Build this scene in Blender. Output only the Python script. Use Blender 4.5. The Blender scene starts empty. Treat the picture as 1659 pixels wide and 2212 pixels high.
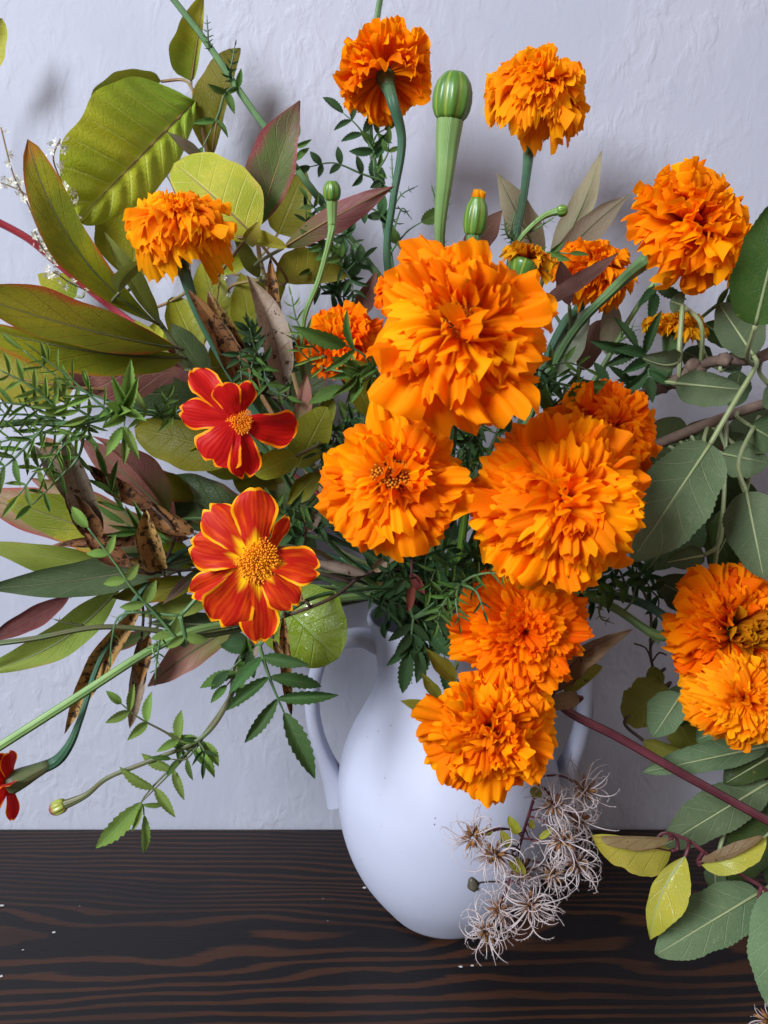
import bpy, math, random
from mathutils import Vector as V, Matrix as M
rnd = random.Random(7)
PI = math.pi
sc = bpy.context.scene
col = sc.collection

# ------------------------------------------------------------------ camera, world, lamps, exposure
F = 1736.0                      # focal length in the units of a 1659 x 2212 picture
PITCH = math.radians(10)
CAM = V((0, 0, 0.36))
FW = V((0, math.cos(PITCH), -math.sin(PITCH)))
UP = V((0, math.sin(PITCH), math.cos(PITCH)))
cd = bpy.data.cameras.new('camera')
cd.sensor_fit = 'VERTICAL'; cd.sensor_height = 24; cd.sensor_width = 18
cd.lens = 12 * F / 1106
cd.clip_start = 0.02; cd.clip_end = 60
cd.dof.use_dof = True; cd.dof.focus_distance = 0.42; cd.dof.aperture_fstop = cd.lens / 1000 / 0.0017
cam = bpy.data.objects.new('camera', cd); col.objects.link(cam)
cam.location = CAM; cam.rotation_euler = (math.radians(90) - PITCH, 0, 0)
sc.camera = cam

w = bpy.data.worlds.new('World'); sc.world = w; w.use_nodes = True
bg = w.node_tree.nodes['Background']
bg.inputs[0].default_value = (0.88, 0.80, 0.80, 1); bg.inputs[1].default_value = 0.31

def area(name, loc, tgt, sx, sy, e, c):
    ld = bpy.data.lights.new(name, 'AREA'); ld.shape = 'RECTANGLE'; ld.size = sx; ld.size_y = sy
    ld.energy = e; ld.color = c
    o = bpy.data.objects.new(name, ld); col.objects.link(o)
    o.location = loc; o.rotation_euler = (V(tgt) - V(loc)).to_track_quat('-Z', 'Y').to_euler()
    return o
area('window_light', (-1.32, -1.10, 1.30), (0.02, 0.5, 0.25), 0.72, 0.95, 108, (0.88, 0.93, 1.0))

area('room_light', (1.7, -0.9, 1.45), (0.1, 0.5, 0.25), 1.4, 1.2, 12, (1.0, 0.84, 0.78))
sc.view_settings.view_transform = 'Standard'; sc.view_settings.look = 'None'
sc.view_settings.exposure = 0; sc.view_settings.gamma = 1
sc.view_settings.use_curve_mapping = False
try:
    sc.cycles.use_denoising = True
    sc.cycles.max_bounces = 8; sc.cycles.diffuse_bounces = 7; sc.cycles.glossy_bounces = 2; sc.cycles.transmission_bounces = 4
    sc.cycles.use_adaptive_sampling = True; sc.cycles.adaptive_threshold = 0.025
except Exception: pass

# ------------------------------------------------------------------ helpers
def at(u, v, Y):
    d = FW + V((1, 0, 0)) * ((u - 829.5) / F) + UP * ((1106 - v) / F)
    return CAM + d * (Y / d.y)
def mpp(P):                      # metres for one picture unit at that point's depth
    return (P - CAM).dot(FW) / F
WM = {}
def link(o, Wm, parent=None):
    col.objects.link(o)
    if parent is not None:
        o.parent = parent
        o.matrix_basis = WM[parent].inverted() @ Wm
    else:
        o.matrix_basis = Wm
    WM[o] = Wm
    return o
def put(name, mesh, Wm, parent=None, kind=None):
    o = link(bpy.data.objects.new(name, mesh), Wm, parent)
    if kind: o['kind'] = kind
    return o
def thing(name, label, cat, loc, group=None):
    o = link(bpy.data.objects.new(name, None), M.Translation(loc))
    o.empty_display_size = 0.01
    o['label'] = label; o['category'] = cat
    if group: o['group'] = group
    return o
def mk(name, vs, fs, mat, uvs=None, smooth=True):
    me = bpy.data.meshes.new(name); me.from_pydata([tuple(v) for v in vs], [], fs)
    if uvs:
        l = me.uv_layers.new(name='UVMap')
        idx = [0] * len(me.loops); me.loops.foreach_get('vertex_index', idx)
        flat = []
        for i in idx: flat += uvs[i]
        l.data.foreach_set('uv', flat)
    if smooth: me.polygons.foreach_set('use_smooth', [True] * len(me.polygons))
    me.materials.append(mat); me.update()
    return me
def spline(pts, n=8):
    P = [V(p) for p in pts]
    if len(P) == 2: return [P[0].lerp(P[1], i / n) for i in range(n + 1)]
    P = [P[0] + (P[0] - P[1]) * 0.5] + P + [P[-1] + (P[-1] - P[-2]) * 0.5]
    out = []
    for i in range(1, len(P) - 2):      # centripetal, so that uneven spacing makes no loops
        a, b, c, d = P[i - 1:i + 3]
        t0 = 0.0; t1 = t0 + max((b - a).length, 1e-7) ** 0.5; t2 = t1 + max((c - b).length, 1e-7) ** 0.5; t3 = t2 + max((d - c).length, 1e-7) ** 0.5
        for k in range(n):
            t = t1 + (t2 - t1) * k / n
            A1 = a * ((t1 - t) / (t1 - t0)) + b * ((t - t0) / (t1 - t0)); A2 = b * ((t2 - t) / (t2 - t1)) + c * ((t - t1) / (t2 - t1)); A3 = c * ((t3 - t) / (t3 - t2)) + d * ((t - t2) / (t3 - t2))
            B1 = A1 * ((t2 - t) / (t2 - t0)) + A2 * ((t - t0) / (t2 - t0)); B2 = A2 * ((t3 - t) / (t3 - t1)) + A3 * ((t - t1) / (t3 - t1))
            out.append(B1 * ((t2 - t) / (t2 - t1)) + B2 * ((t - t1) / (t2 - t1)))
    out.append(P[-2].copy())
    return out
def tube_data(pts, rad, ns=8):
    vs, fs, uv = [], [], []
    n = len(pts); nrm = None; cum = [0.0]
    for i in range(n - 1): cum.append(cum[-1] + (pts[i + 1] - pts[i]).length)
    for i, p in enumerate(pts):
        tg = (pts[min(i + 1, n - 1)] - pts[max(i - 1, 0)])
        if tg.length < 1e-9: tg = V((0, 0, 1))
        tg.normalize()
        if nrm is None:
            nrm = tg.orthogonal().normalized()
        else:
            nrm = (nrm - tg * nrm.dot(tg))
            nrm = nrm.normalized() if nrm.length > 1e-6 else tg.orthogonal().normalized()
        bn = tg.cross(nrm)
        r = rad(cum[i] / max(cum[-1], 1e-9)) if callable(rad) else rad
        for k in range(ns):
            a = 2 * PI * k / ns
            vs.append(p + (nrm * math.cos(a) + bn * math.sin(a)) * r); uv.append((k / ns, i / (n - 1)))
    for i in range(n - 1):
        for k in range(ns):
            a = i * ns + k; b = i * ns + (k + 1) % ns
            fs.append((a, b, b + ns, a + ns))
    fs.append(tuple(range(ns))[::-1]); fs.append(tuple(range((n - 1) * ns, n * ns)))
    return vs, fs, uv
def tube(name, pts, rad, mat, parent=None, ns=8, origin=None):
    o = V(origin) if origin is not None else V(pts[0])
    vs, fs, uv = tube_data([V(p) - o for p in pts], rad, ns)
    return put(name, mk(name, vs, fs, mat, uv), M.Translation(o), parent)
def lathe_data(prof, ns=32, rib=0, nrib=0, ribf=None):
    vs, fs, uv = [], [], []
    n = len(prof)
    for i, (r, z) in enumerate(prof):
        for k in range(ns):
            a = 2 * PI * k / ns
            q = 1 + (rib * (ribf(i / (n - 1)) if ribf else 1) * (abs(math.cos(a * nrib / 2)) - 0.6) if nrib else 0)
            vs.append(V((r * q * math.cos(a), r * q * math.sin(a), z))); uv.append((k / ns, i / (n - 1)))
    for i in range(n - 1):
        for k in range(ns):
            a = i * ns + k; b = i * ns + (k + 1) % ns
            fs.append((a, b, b + ns, a + ns))
    fs.append(tuple(range(ns))[::-1]); fs.append(tuple(range((n - 1) * ns, n * ns)))
    return vs, fs, uv
def frame(o, y, z):              # matrix with local y along y and local z near z
    y = V(y).normalized(); z = V(z); z = z - y * z.dot(y)
    z = z.normalized() if z.length > 1e-6 else y.orthogonal().normalized()
    x = y.cross(z)
    m = M.Identity(4)
    for i in range(3): m[i][0] = x[i]; m[i][1] = y[i]; m[i][2] = z[i]; m[i][3] = o[i]
    return m
def zframe(o, z):
    z = V(z).normalized(); x = V((0, 0, 1)).cross(z)
    x = x.normalized() if x.length > 1e-4 else V((1, 0, 0))
    y = z.cross(x)
    m = M.Identity(4)
    for i in range(3): m[i][0] = x[i]; m[i][1] = y[i]; m[i][2] = z[i]; m[i][3] = o[i]
    return m

# ------------------------------------------------------------------ materials
class NT:
    def __init__(s, name):
        s.m = bpy.data.materials.new(name); s.m.use_nodes = True
        s.t = s.m.node_tree; s.p = s.t.nodes['Principled BSDF']; s.out = s.t.nodes['Material Output']
    def n(s, ty, ins=None, **kw):
        x = s.t.nodes.new(ty)
        for k, v in kw.items(): setattr(x, k, v)
        for k, v in (ins or {}).items(): s.set(x.inputs[k], v)
        return x
    def set(s, sock, v):
        if isinstance(v, bpy.types.NodeSocket): s.t.links.new(v, sock)
        else:
            if isinstance(v, (tuple, list)) and len(v) == 3 and sock.type == 'RGBA': v = (*v, 1)
            sock.default_value = v
    def math(s, op, a, b=0.0, c=0.0, clamp=False):
        x = s.n('ShaderNodeMath', {0: a, 1: b, 2: c}, operation=op); x.use_clamp = clamp
        return x.outputs[0]
    def mix(s, f, a, b, bt='MIX'):
        x = s.n('ShaderNodeMix', data_type='RGBA', blend_type=bt)
        s.set(x.inputs[0], f); s.set(x.inputs[6], a); s.set(x.inputs[7], b)
        return x.outputs[2]
    def ss(s, v, a, b):
        x = s.n('ShaderNodeMapRange', {0: v, 1: a, 2: b, 3: 0.0, 4: 1.0}, interpolation_type='SMOOTHSTEP')
        return x.outputs[0]
    def ramp(s, f, stops):
        x = s.n('ShaderNodeValToRGB'); e = x.color_ramp.elements
        while len(e) < len(stops): e.new(0.5)
        for k, (p, c) in enumerate(stops): e[k].position = p; e[k].color = (*c, 1)
        s.set(x.inputs[0], f)
        return x.outputs[0]
    def noise(s, vec, scale, detail=3, rough=0.5, dist=0):
        x = s.n('ShaderNodeTexNoise', {'Scale': scale, 'Detail': detail, 'Roughness': rough, 'Distortion': dist})
        if vec is not None: s.set(x.inputs['Vector'], vec)
        return x.outputs[0]
    def uv(s):
        x = s.n('ShaderNodeUVMap'); y = s.n('ShaderNodeSeparateXYZ', {0: x.outputs[0]})
        return x.outputs[0], y.outputs[0], y.outputs[1]
    def obj(s): return s.n('ShaderNodeTexCoord').outputs['Object']
    def rand(s): return s.n('ShaderNodeObjectInfo').outputs['Random']
    def mapv(s, vec, scale=(1, 1, 1), loc=(0, 0, 0)):
        return s.n('ShaderNodeMapping', {0: vec, 'Scale': scale, 'Location': loc}).outputs[0]
    def bump(s, h, st, dist):
        return s.n('ShaderNodeBump', {'Height': h, 'Strength': st, 'Distance': dist}).outputs[0]
    def fin(s, c, rough=0.5, spec=0.3, tr=0.0, tc=None, bump=None, sheen=0):
        s.set(s.p.inputs['Base Color'], c); s.set(s.p.inputs['Roughness'], rough)
        s.p.inputs['Specular IOR Level'].default_value = spec
        if sheen: s.p.inputs['Sheen Weight'].default_value = sheen
        if bump is not None: s.set(s.p.inputs['Normal'], bump)
        if tr:
            tb = s.n('ShaderNodeBsdfTranslucent'); s.set(tb.inputs[0], tc if tc is not None else c)
            if bump is not None: s.set(tb.inputs['Normal'], bump)
            mx = s.n('ShaderNodeMixShader', {0: tr}); s.t.links.new(s.p.outputs[0], mx.inputs[1]); s.t.links.new(tb.outputs[0], mx.inputs[2])
            s.t.links.new(mx.outputs[0], s.out.inputs[0])
        return s.m

def petal_mat(name, base, mid, tip, hv=0.06):
    s = NT(name); uvv, t, l = s.uv(); r = s.rand()
    nz = s.noise(s.mapv(uvv, (9, 0.8, 1)), 1.6, 3)
    f = s.math('ADD', l, s.math('MULTIPLY', s.math('SUBTRACT', nz, 0.5), 0.35))
    c = s.ramp(f, [(0.1, base), (0.55, mid), (0.97, tip)])
    hs = s.n('ShaderNodeHueSaturation', {'Hue': s.math('ADD', 0.5 - hv / 2 * 0.5, s.math('MULTIPLY', r, hv * 0.5)),
                                         'Value': s.math('ADD', 0.86, s.math('MULTIPLY', r, 0.2)), 'Color': c})
    st = s.math('SINE', s.math('MULTIPLY', t, 64))
    return s.fin(hs.outputs[0], 0.65, 0.07, 0.52, bump=s.bump(st, 0.14, 0.0006))
P_OR = petal_mat('petal_orange', (0.96, 0.19, 0.0), (1.0, 0.275, 0.001), (1.0, 0.335, 0.002))
P_DP = petal_mat('petal_deep_orange', (0.86, 0.11, 0.0), (0.96, 0.19, 0.0), (0.98, 0.245, 0.001))
P_GD = petal_mat('petal_golden', (0.86, 0.14, 0.0), (0.96, 0.265, 0.001), (0.98, 0.38, 0.005))
P_YG = petal_mat('petal_faded_gold', (0.55, 0.10, 0.0), (0.78, 0.24, 0.002), (0.80, 0.38, 0.01))
P_BR = petal_mat('floret_brown_gold', (0.16, 0.04, 0.002), (0.42, 0.12, 0.002), (0.62, 0.24, 0.006))

def red_mat(name, red, red2, edge, basey, basew):
    s = NT(name); uvv, u, l = s.uv()
    t = s.math('ABSOLUTE', s.math('SUBTRACT', s.math('MULTIPLY', u, 2), 1))
    nz = s.noise(s.mapv(uvv, (3.2, 0.9, 1)), 1.5, 3)
    c = s.mix(s.ss(nz, 0.42, 0.72), red, red2)
    e = s.math('MAXIMUM', s.math('MULTIPLY', s.ss(t, 0.80, 0.96), s.ss(l, 0.2, 0.5)), s.ss(l, 0.93, 0.985))
    e = s.math('ADD', e, s.math('MULTIPLY', s.math('SUBTRACT', nz, 0.5), 0.3), clamp=True)
    c = s.mix(s.ss(e, 0.25, 0.75), c, edge)
    yb = s.math('ADD', s.math('ADD', l, s.math('MULTIPLY', t, 0.25)), s.math('MULTIPLY', s.math('SUBTRACT', nz, 0.5), 0.3))
    c = s.mix(s.math('SUBTRACT', 1, s.ss(yb, basew - 0.12, basew + 0.1)), c, basey)
    st = s.math('SINE', s.math('MULTIPLY', u, 60))
    return s.fin(c, 0.5, 0.12, 0.2, bump=s.bump(st, 0.12, 0.0006), sheen=0.03)
P_R1 = red_mat('petal_scarlet', (0.38, 0.004, 0.004), (0.50, 0.010, 0.003), (0.90, 0.26, 0.003), (0.60, 0.05, 0.0), 0.1)
P_R2 = red_mat('petal_red_yellow_base', (0.40, 0.010, 0.003), (0.66, 0.075, 0.002), (0.92, 0.36, 0.004), (0.95, 0.52, 0.004), 0.36)

def leaf_mat(name, c1, c2, edge=None, vein=None, nv=9, slope=2.2, vw=0.07, vs=0.5, spots=None, spotden=0.62, rough=0.45, spec=0.22,
             tr=0.28, bumpst=0.5, pscale=25, basec=None, edgew=0.8, glint=False):
    s = NT(name); uvv, u, l = s.uv(); ob = s.obj(); r = s.rand()
    t = s.math('ABSOLUTE', s.math('SUBTRACT', s.math('MULTIPLY', u, 2), 1))
    sh = s.n('ShaderNodeVectorMath', {0: ob, 1: s.n('ShaderNodeCombineXYZ', {0: r, 1: s.math('MULTIPLY', r, 7.3), 2: r}).outputs[0]}, operation='ADD').outputs[0]
    big = s.noise(sh, pscale, 3)
    fine = s.noise(sh, pscale * 14, 4, 0.6)
    c = s.mix(s.ss(s.math('ADD', big, s.math('MULTIPLY', s.math('SUBTRACT', fine, 0.5), 0.3)), 0.36, 0.66), c1, c2)
    if basec is not None: c = s.mix(s.math('SUBTRACT', 1, s.ss(l, 0.05, 0.6)), c, basec)
    if edge is not None:
        e = s.math('MAXIMUM', t, s.ss(l, 0.55, 1.05))
        e = s.ss(s.math('ADD', e, s.math('MULTIPLY', s.math('SUBTRACT', big, 0.5), 0.9)), edgew, edgew + 0.35)
        c = s.mix(e, c, edge)
    q = s.math('SUBTRACT', s.math('MULTIPLY', s.math('POWER', l, 0.9), nv), s.math('MULTIPLY', s.math('POWER', t, 0.8), slope))
    pp = s.math('PINGPONG', q, 0.5)
    vm = s.math('MULTIPLY', s.math('SUBTRACT', 1, s.ss(pp, 0.0, vw)), s.math('SUBTRACT', 1, s.ss(t, 0.7, 1.0)))
    mid = s.math('SUBTRACT', 1, s.ss(t, 0.02, 0.07))
    allv = s.math('MAXIMUM', vm, mid)
    vn = s.n('ShaderNodeTexVoronoi', {'Vector': s.mapv(uvv, (14, 26, 1)), 'Scale': 1.5}, feature='DISTANCE_TO_EDGE').outputs[0]
    net = s.math('SUBTRACT', 1, s.ss(vn, 0.0, 0.12))
    if vein is not None:
        c = s.mix(s.math('MULTIPLY', allv, vs), c, vein)
        c = s.mix(s.math('MULTIPLY', net, vs * 0.22), c, vein)
    if spots is not None:
        sp = s.noise(sh, pscale * 6, 4, 0.7)
        c = s.mix(s.ss(sp, spotden, spotden + 0.05), c, spots)
    c = s.mix(s.math('MULTIPLY', fine, 0.35), c, (0, 0, 0), 'MIX') if False else c
    hs = s.n('ShaderNodeHueSaturation', {'Hue': s.math('ADD', 0.483, s.math('MULTIPLY', r, 0.034)), 'Value': s.math('ADD', 0.72, s.math('MULTIPLY', r, 0.5)), 'Color': c})
    h = s.math('ADD', s.math('MULTIPLY', allv, -0.8), s.math('MULTIPLY', net, -0.3))
    rg = s.math('ADD', rough - 0.1, s.math('MULTIPLY', fine, 0.2)) if not glint else s.mix(s.ss(s.noise(sh, 130, 3, 0.7), 0.5, 0.6), (0.5, 0.5, 0.5), (0.08, 0.08, 0.08))
    return s.fin(hs.outputs[0], rg, spec, tr, bump=s.bump(h, bumpst, 0.0007))

L_YG = leaf_mat('leaf_yellow_green', (0.25, 0.27, 0.010), (0.34, 0.32, 0.016), (0.42, 0.38, 0.06), (0.36, 0.36, 0.06), nv=8, slope=1.2, vs=0.6, edgew=0.95, basec=(0.20, 0.28, 0.02))
L_YL = leaf_mat('leaf_pale_yellow', (0.40, 0.36, 0.035), (0.29, 0.31, 0.022), (0.48, 0.38, 0.07), (0.42, 0.40, 0.09), nv=7, slope=1.2, vs=0.6, edgew=0.9)
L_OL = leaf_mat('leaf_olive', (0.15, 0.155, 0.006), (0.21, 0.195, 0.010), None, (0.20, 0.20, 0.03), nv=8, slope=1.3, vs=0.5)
L_LM = leaf_mat('leaf_lime_wet', (0.17, 0.28, 0.012), (0.21, 0.31, 0.02), None, (0.28, 0.36, 0.06), nv=6, slope=1.4, vs=0.5, glint=True, spec=0.6, bumpst=0.8)
L_PE = leaf_mat('leaf_red_edged_green', (0.12, 0.135, 0.007), (0.21, 0.19, 0.009), (0.36, 0.06, 0.015), (0.16, 0.11, 0.02), nv=7, slope=2.0, vs=0.5, basec=(0.13, 0.14, 0.006), edgew=0.82)
L_PG = leaf_mat('leaf_light_green_fold', (0.17, 0.22, 0.03), (0.21, 0.25, 0.04), (0.28, 0.10, 0.04), (0.22, 0.24, 0.06), nv=7, slope=2.0, vs=0.5, edgew=0.98)
L_PU = leaf_mat('leaf_purple_green', (0.13, 0.055, 0.055), (0.09, 0.11, 0.03), (0.22, 0.04, 0.06), (0.12, 0.16, 0.05), nv=7, slope=2.2, vs=0.7, basec=(0.06, 0.10, 0.025), edgew=0.72)
L_PK = leaf_mat('leaf_pink_flushed', (0.26, 0.10, 0.09), (0.22, 0.15, 0.07), (0.36, 0.06, 0.07), (0.16, 0.18, 0.06), nv=7, slope=2.2, vs=0.6, basec=(0.13, 0.14, 0.03), edgew=0.75)
L_MR = leaf_mat('leaf_maroon', (0.12, 0.03, 0.03), (0.16, 0.055, 0.045), (0.22, 0.05, 0.05), (0.15, 0.07, 0.05), nv=7, slope=2.0, vs=0.5)
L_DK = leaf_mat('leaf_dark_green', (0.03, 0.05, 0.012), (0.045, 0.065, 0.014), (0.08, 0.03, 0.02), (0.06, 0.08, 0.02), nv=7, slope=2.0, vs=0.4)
L_AP = leaf_mat('leaf_apple_underside', (0.085, 0.135, 0.062), (0.115, 0.165, 0.08), None, (0.25, 0.31, 0.18), nv=6, slope=1.3, vw=0.045, vs=0.75, rough=0.65, spec=0.2, bumpst=0.7, spots=(0.12, 0.10, 0.04), spotden=0.74)
L_AD = leaf_mat('leaf_apple_dark_top', (0.030, 0.065, 0.012), (0.045, 0.085, 0.016), None, (0.10, 0.14, 0.03), nv=6, slope=1.3, vw=0.04, vs=0.6, rough=0.42, spots=(0.13, 0.17, 0.04), spotden=0.66)
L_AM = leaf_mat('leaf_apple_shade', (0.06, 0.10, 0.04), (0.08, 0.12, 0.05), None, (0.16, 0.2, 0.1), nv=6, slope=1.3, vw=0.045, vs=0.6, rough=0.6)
L_TN = leaf_mat('leaf_tan_underside', (0.23, 0.19, 0.12), (0.26, 0.22, 0.14), (0.16, 0.08, 0.06), (0.30, 0.26, 0.17), nv=7, slope=2.2, vs=0.5, rough=0.6, edgew=0.97)
L_TR = leaf_mat('leaf_red_brown', (0.15, 0.07, 0.05), (0.19, 0.10, 0.07), (0.13, 0.03, 0.03), (0.22, 0.14, 0.09), nv=7, slope=2.2, vs=0.5, rough=0.6)
L_GR = leaf_mat('leaf_grey_green', (0.22, 0.25, 0.17), (0.26, 0.28, 0.20), None, (0.32, 0.34, 0.26), nv=7, slope=2.0, vs=0.5, rough=0.65)
L_SP = leaf_mat('leaf_spotted_yellow', (0.21, 0.20, 0.02), (0.16, 0.17, 0.02), (0.12, 0.07, 0.02), (0.26, 0.26, 0.05), nv=5, slope=1.3, vs=0.5, spots=(0.04, 0.02, 0.01), spotden=0.66, edgew=0.95)
L_VY = leaf_mat('leaf_vine_yellow', (0.40, 0.36, 0.03), (0.33, 0.33, 0.035), (0.20, 0.08, 0.03), (0.42, 0.38, 0.09), nv=5, slope=1.3, vs=0.45, spots=(0.05, 0.025, 0.012), spotden=0.69, edgew=0.97, rough=0.35, spec=0.5)
L_VB = leaf_mat('leaf_vine_brown', (0.16, 0.10, 0.05), (0.19, 0.14, 0.06), (0.10, 0.03, 0.03), (0.10, 0.05, 0.03), nv=5, slope=1.3, vs=0.5, spots=(0.05, 0.02, 0.012), spotden=0.63)
L_RD = leaf_mat('leaf_small_red', (0.28, 0.06, 0.05), (0.33, 0.09, 0.07), None, (0.36, 0.14, 0.10), nv=6, vs=0.5)
L_DR = leaf_mat('pod_dried_brown', (0.30, 0.15, 0.05), (0.20, 0.095, 0.038), (0.38, 0.29, 0.20), (0.10, 0.05, 0.02), nv=3, slope=0.3, vw=0.03, vs=0.5, spots=(0.035, 0.018, 0.01), spotden=0.52, rough=0.55, tr=0.08, pscale=45, edgew=0.9)
L_DG = leaf_mat('pod_dried_grey', (0.30, 0.24, 0.19), (0.19, 0.12, 0.07), (0.36, 0.31, 0.26), (0.12, 0.07, 0.04), nv=3, slope=0.3, vw=0.03, vs=0.4, spots=(0.06, 0.03, 0.015), spotden=0.58, rough=0.65, tr=0.08, pscale=35, edgew=0.9)
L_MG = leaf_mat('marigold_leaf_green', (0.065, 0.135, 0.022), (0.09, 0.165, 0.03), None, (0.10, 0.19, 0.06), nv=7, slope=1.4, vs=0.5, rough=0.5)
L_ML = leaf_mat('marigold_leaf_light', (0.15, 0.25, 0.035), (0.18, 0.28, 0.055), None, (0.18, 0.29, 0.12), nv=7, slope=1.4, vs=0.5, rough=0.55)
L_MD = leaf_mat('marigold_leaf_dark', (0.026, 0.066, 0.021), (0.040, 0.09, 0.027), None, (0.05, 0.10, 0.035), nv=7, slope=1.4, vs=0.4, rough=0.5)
L_MP = leaf_mat('marigold_leaf_purple_tip', (0.040, 0.10, 0.026), (0.05, 0.12, 0.03), (0.05, 0.025, 0.03), (0.10, 0.19, 0.06), nv=7, slope=1.4, vs=0.5, edgew=0.9)

def stem_mat(name, c1, c2, rough=0.45, ridge=True):
    s = NT(name); uvv, u, l = s.uv(); ob = s.obj()
    nz = s.noise(ob, 60, 4, 0.6)
    c = s.mix(s.ss(nz, 0.35, 0.65), c1, c2)
    h = s.math('ADD', s.math('SINE', s.math('MULTIPLY', u, 6.2832 * 7)) if ridge else 0.0, s.math('MULTIPLY', nz, 0.7))
    return s.fin(c, rough, 0.35, 0, bump=s.bump(h, 0.35, 0.0005))
S_GR = stem_mat('stem_green', (0.055, 0.12, 0.045), (0.085, 0.16, 0.055))
S_BL = stem_mat('stem_bluish_green', (0.035, 0.095, 0.055), (0.05, 0.12, 0.06))
S_LT = stem_mat('stem_light_green', (0.13, 0.23, 0.07), (0.16, 0.26, 0.08))
S_DK = stem_mat('stem_dark_green', (0.03, 0.06, 0.025), (0.045, 0.08, 0.03))
S_BN = stem_mat('stem_brown_green', (0.10, 0.09, 0.04), (0.08, 0.11, 0.04))
S_RD = stem_mat('stem_crimson', (0.24, 0.018, 0.03), (0.30, 0.03, 0.04))
S_OR = stem_mat('stem_orange_green', (0.24, 0.12, 0.05), (0.20, 0.15, 0.05))
S_PU = stem_mat('stem_dark_maroon', (0.060, 0.012, 0.018), (0.095, 0.022, 0.030))
S_WD = stem_mat('twig_bark', (0.075, 0.048, 0.035), (0.15, 0.10, 0.075), 0.8, False)
S_PT = stem_mat('petiole_grey_green', (0.20, 0.25, 0.11), (0.24, 0.27, 0.14))
S_DW = stem_mat('twig_dried_dark', (0.035, 0.022, 0.016), (0.07, 0.04, 0.025), 0.75, False)
def bud_mat(name, g1, g2, st, top=None):
    s = NT(name); uvv, u, l = s.uv()
    nz = s.noise(s.obj(), 90, 3)
    w_ = s.math('ABSOLUTE', s.math('COSINE', s.math('MULTIPLY', s.math('ADD', u, s.math('MULTIPLY', nz, 0.02)), PI * 8)))
    c = s.mix(s.ss(nz, 0.3, 0.7), g1, g2)
    c = s.mix(s.math('MULTIPLY', s.math('SUBTRACT', 1, s.ss(w_, 0.05, 0.5)), 0.6), c, st)
    if top is not None: c = s.mix(s.ss(s.math('ADD', l, s.math('MULTIPLY', nz, 0.1)), 0.5, 0.75), c, top)
    return s.fin(c, 0.33, 0.4)
B_GR = bud_mat('bud_green_striped', (0.075, 0.16, 0.02), (0.045, 0.12, 0.02), (0.26, 0.30, 0.035))
B_YL = bud_mat('bud_yellow_red_top', (0.22, 0.26, 0.04), (0.26, 0.28, 0.06), (0.34, 0.33, 0.08), (0.22, 0.05, 0.05))
B_DK = bud_mat('bud_dark', (0.05, 0.045, 0.03), (0.08, 0.07, 0.05), (0.1, 0.09, 0.06))
def plain(name, c1, c2, sc_=200, rough=0.6, spec=0.3, tr=0):
    s = NT(name); nz = s.noise(s.obj(), sc_, 3)
    r = s.rand()
    c = s.mix(s.math('ADD', s.math('MULTIPLY', s.ss(nz, 0.35, 0.65), 0.6), s.math('MULTIPLY', r, 0.4)), c1, c2)
    return s.fin(c, rough, spec, tr)
D_YL = plain('disc_golden', (0.66, 0.19, 0.003), (0.90, 0.38, 0.008), 900)
D_OR = plain('disc_orange_brown', (0.62, 0.20, 0.004), (0.22, 0.07, 0.003), 500)
D_OB = plain('disc_orange', (0.80, 0.22, 0.003), (0.88, 0.32, 0.006), 900)
C_TL = plain('seed_tail_silver', (0.66, 0.61, 0.62), (0.36, 0.26, 0.25), 120, 0.55, 0.3, 0.2)
C_CR = plain('seed_core_brown', (0.26, 0.12, 0.03), (0.11, 0.04, 0.02), 300)
W_BL = plain('blossom_cream', (0.66, 0.62, 0.48), (0.72, 0.70, 0.62), 300, 0.6, 0.3, 0.25)
W_CR = plain('crumb_white', (0.36, 0.36, 0.34), (0.46, 0.46, 0.44), 300)

def wall_mat():
    s = NT('wall_white_plaster'); ob = s.obj()
    a = s.noise(s.mapv(ob, (1, 1, 0.6)), 85, 4, 0.5, 0.5)
    b = s.noise(s.mapv(ob, (1.2, 1, 0.6)), 240, 3, 0.5, 0.3)
    big = s.noise(ob, 7, 3)
    vr = s.n('ShaderNodeTexVoronoi', {'Vector': s.mapv(ob, (1, 1, 0.6)), 'Scale': 110.0}, feature='SMOOTH_F1').outputs[0]
    h = s.math('ADD', s.math('MULTIPLY', s.ss(a, 0.42, 0.66), 1.0), s.math('ADD', s.math('MULTIPLY', b, 0.5), s.math('MULTIPLY', vr, 0.35)))
    h = s.math('MULTIPLY', h, s.math('ADD', 0.2, s.math('MULTIPLY', s.ss(big, 0.35, 0.65), 1.1)))
    c = s.mix(s.ss(big, 0.3, 0.7), (0.315, 0.325, 0.385), (0.35, 0.355, 0.41))
    gr = s.noise(ob, 30, 4, 0.7)
    c = s.mix(s.math('MULTIPLY', s.ss(gr, 0.55, 0.85), 0.35), c, (0.28, 0.295, 0.36))
    return s.fin(c, 0.65, 0.12, bump=s.bump(h, 0.32, 0.0013))
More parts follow.
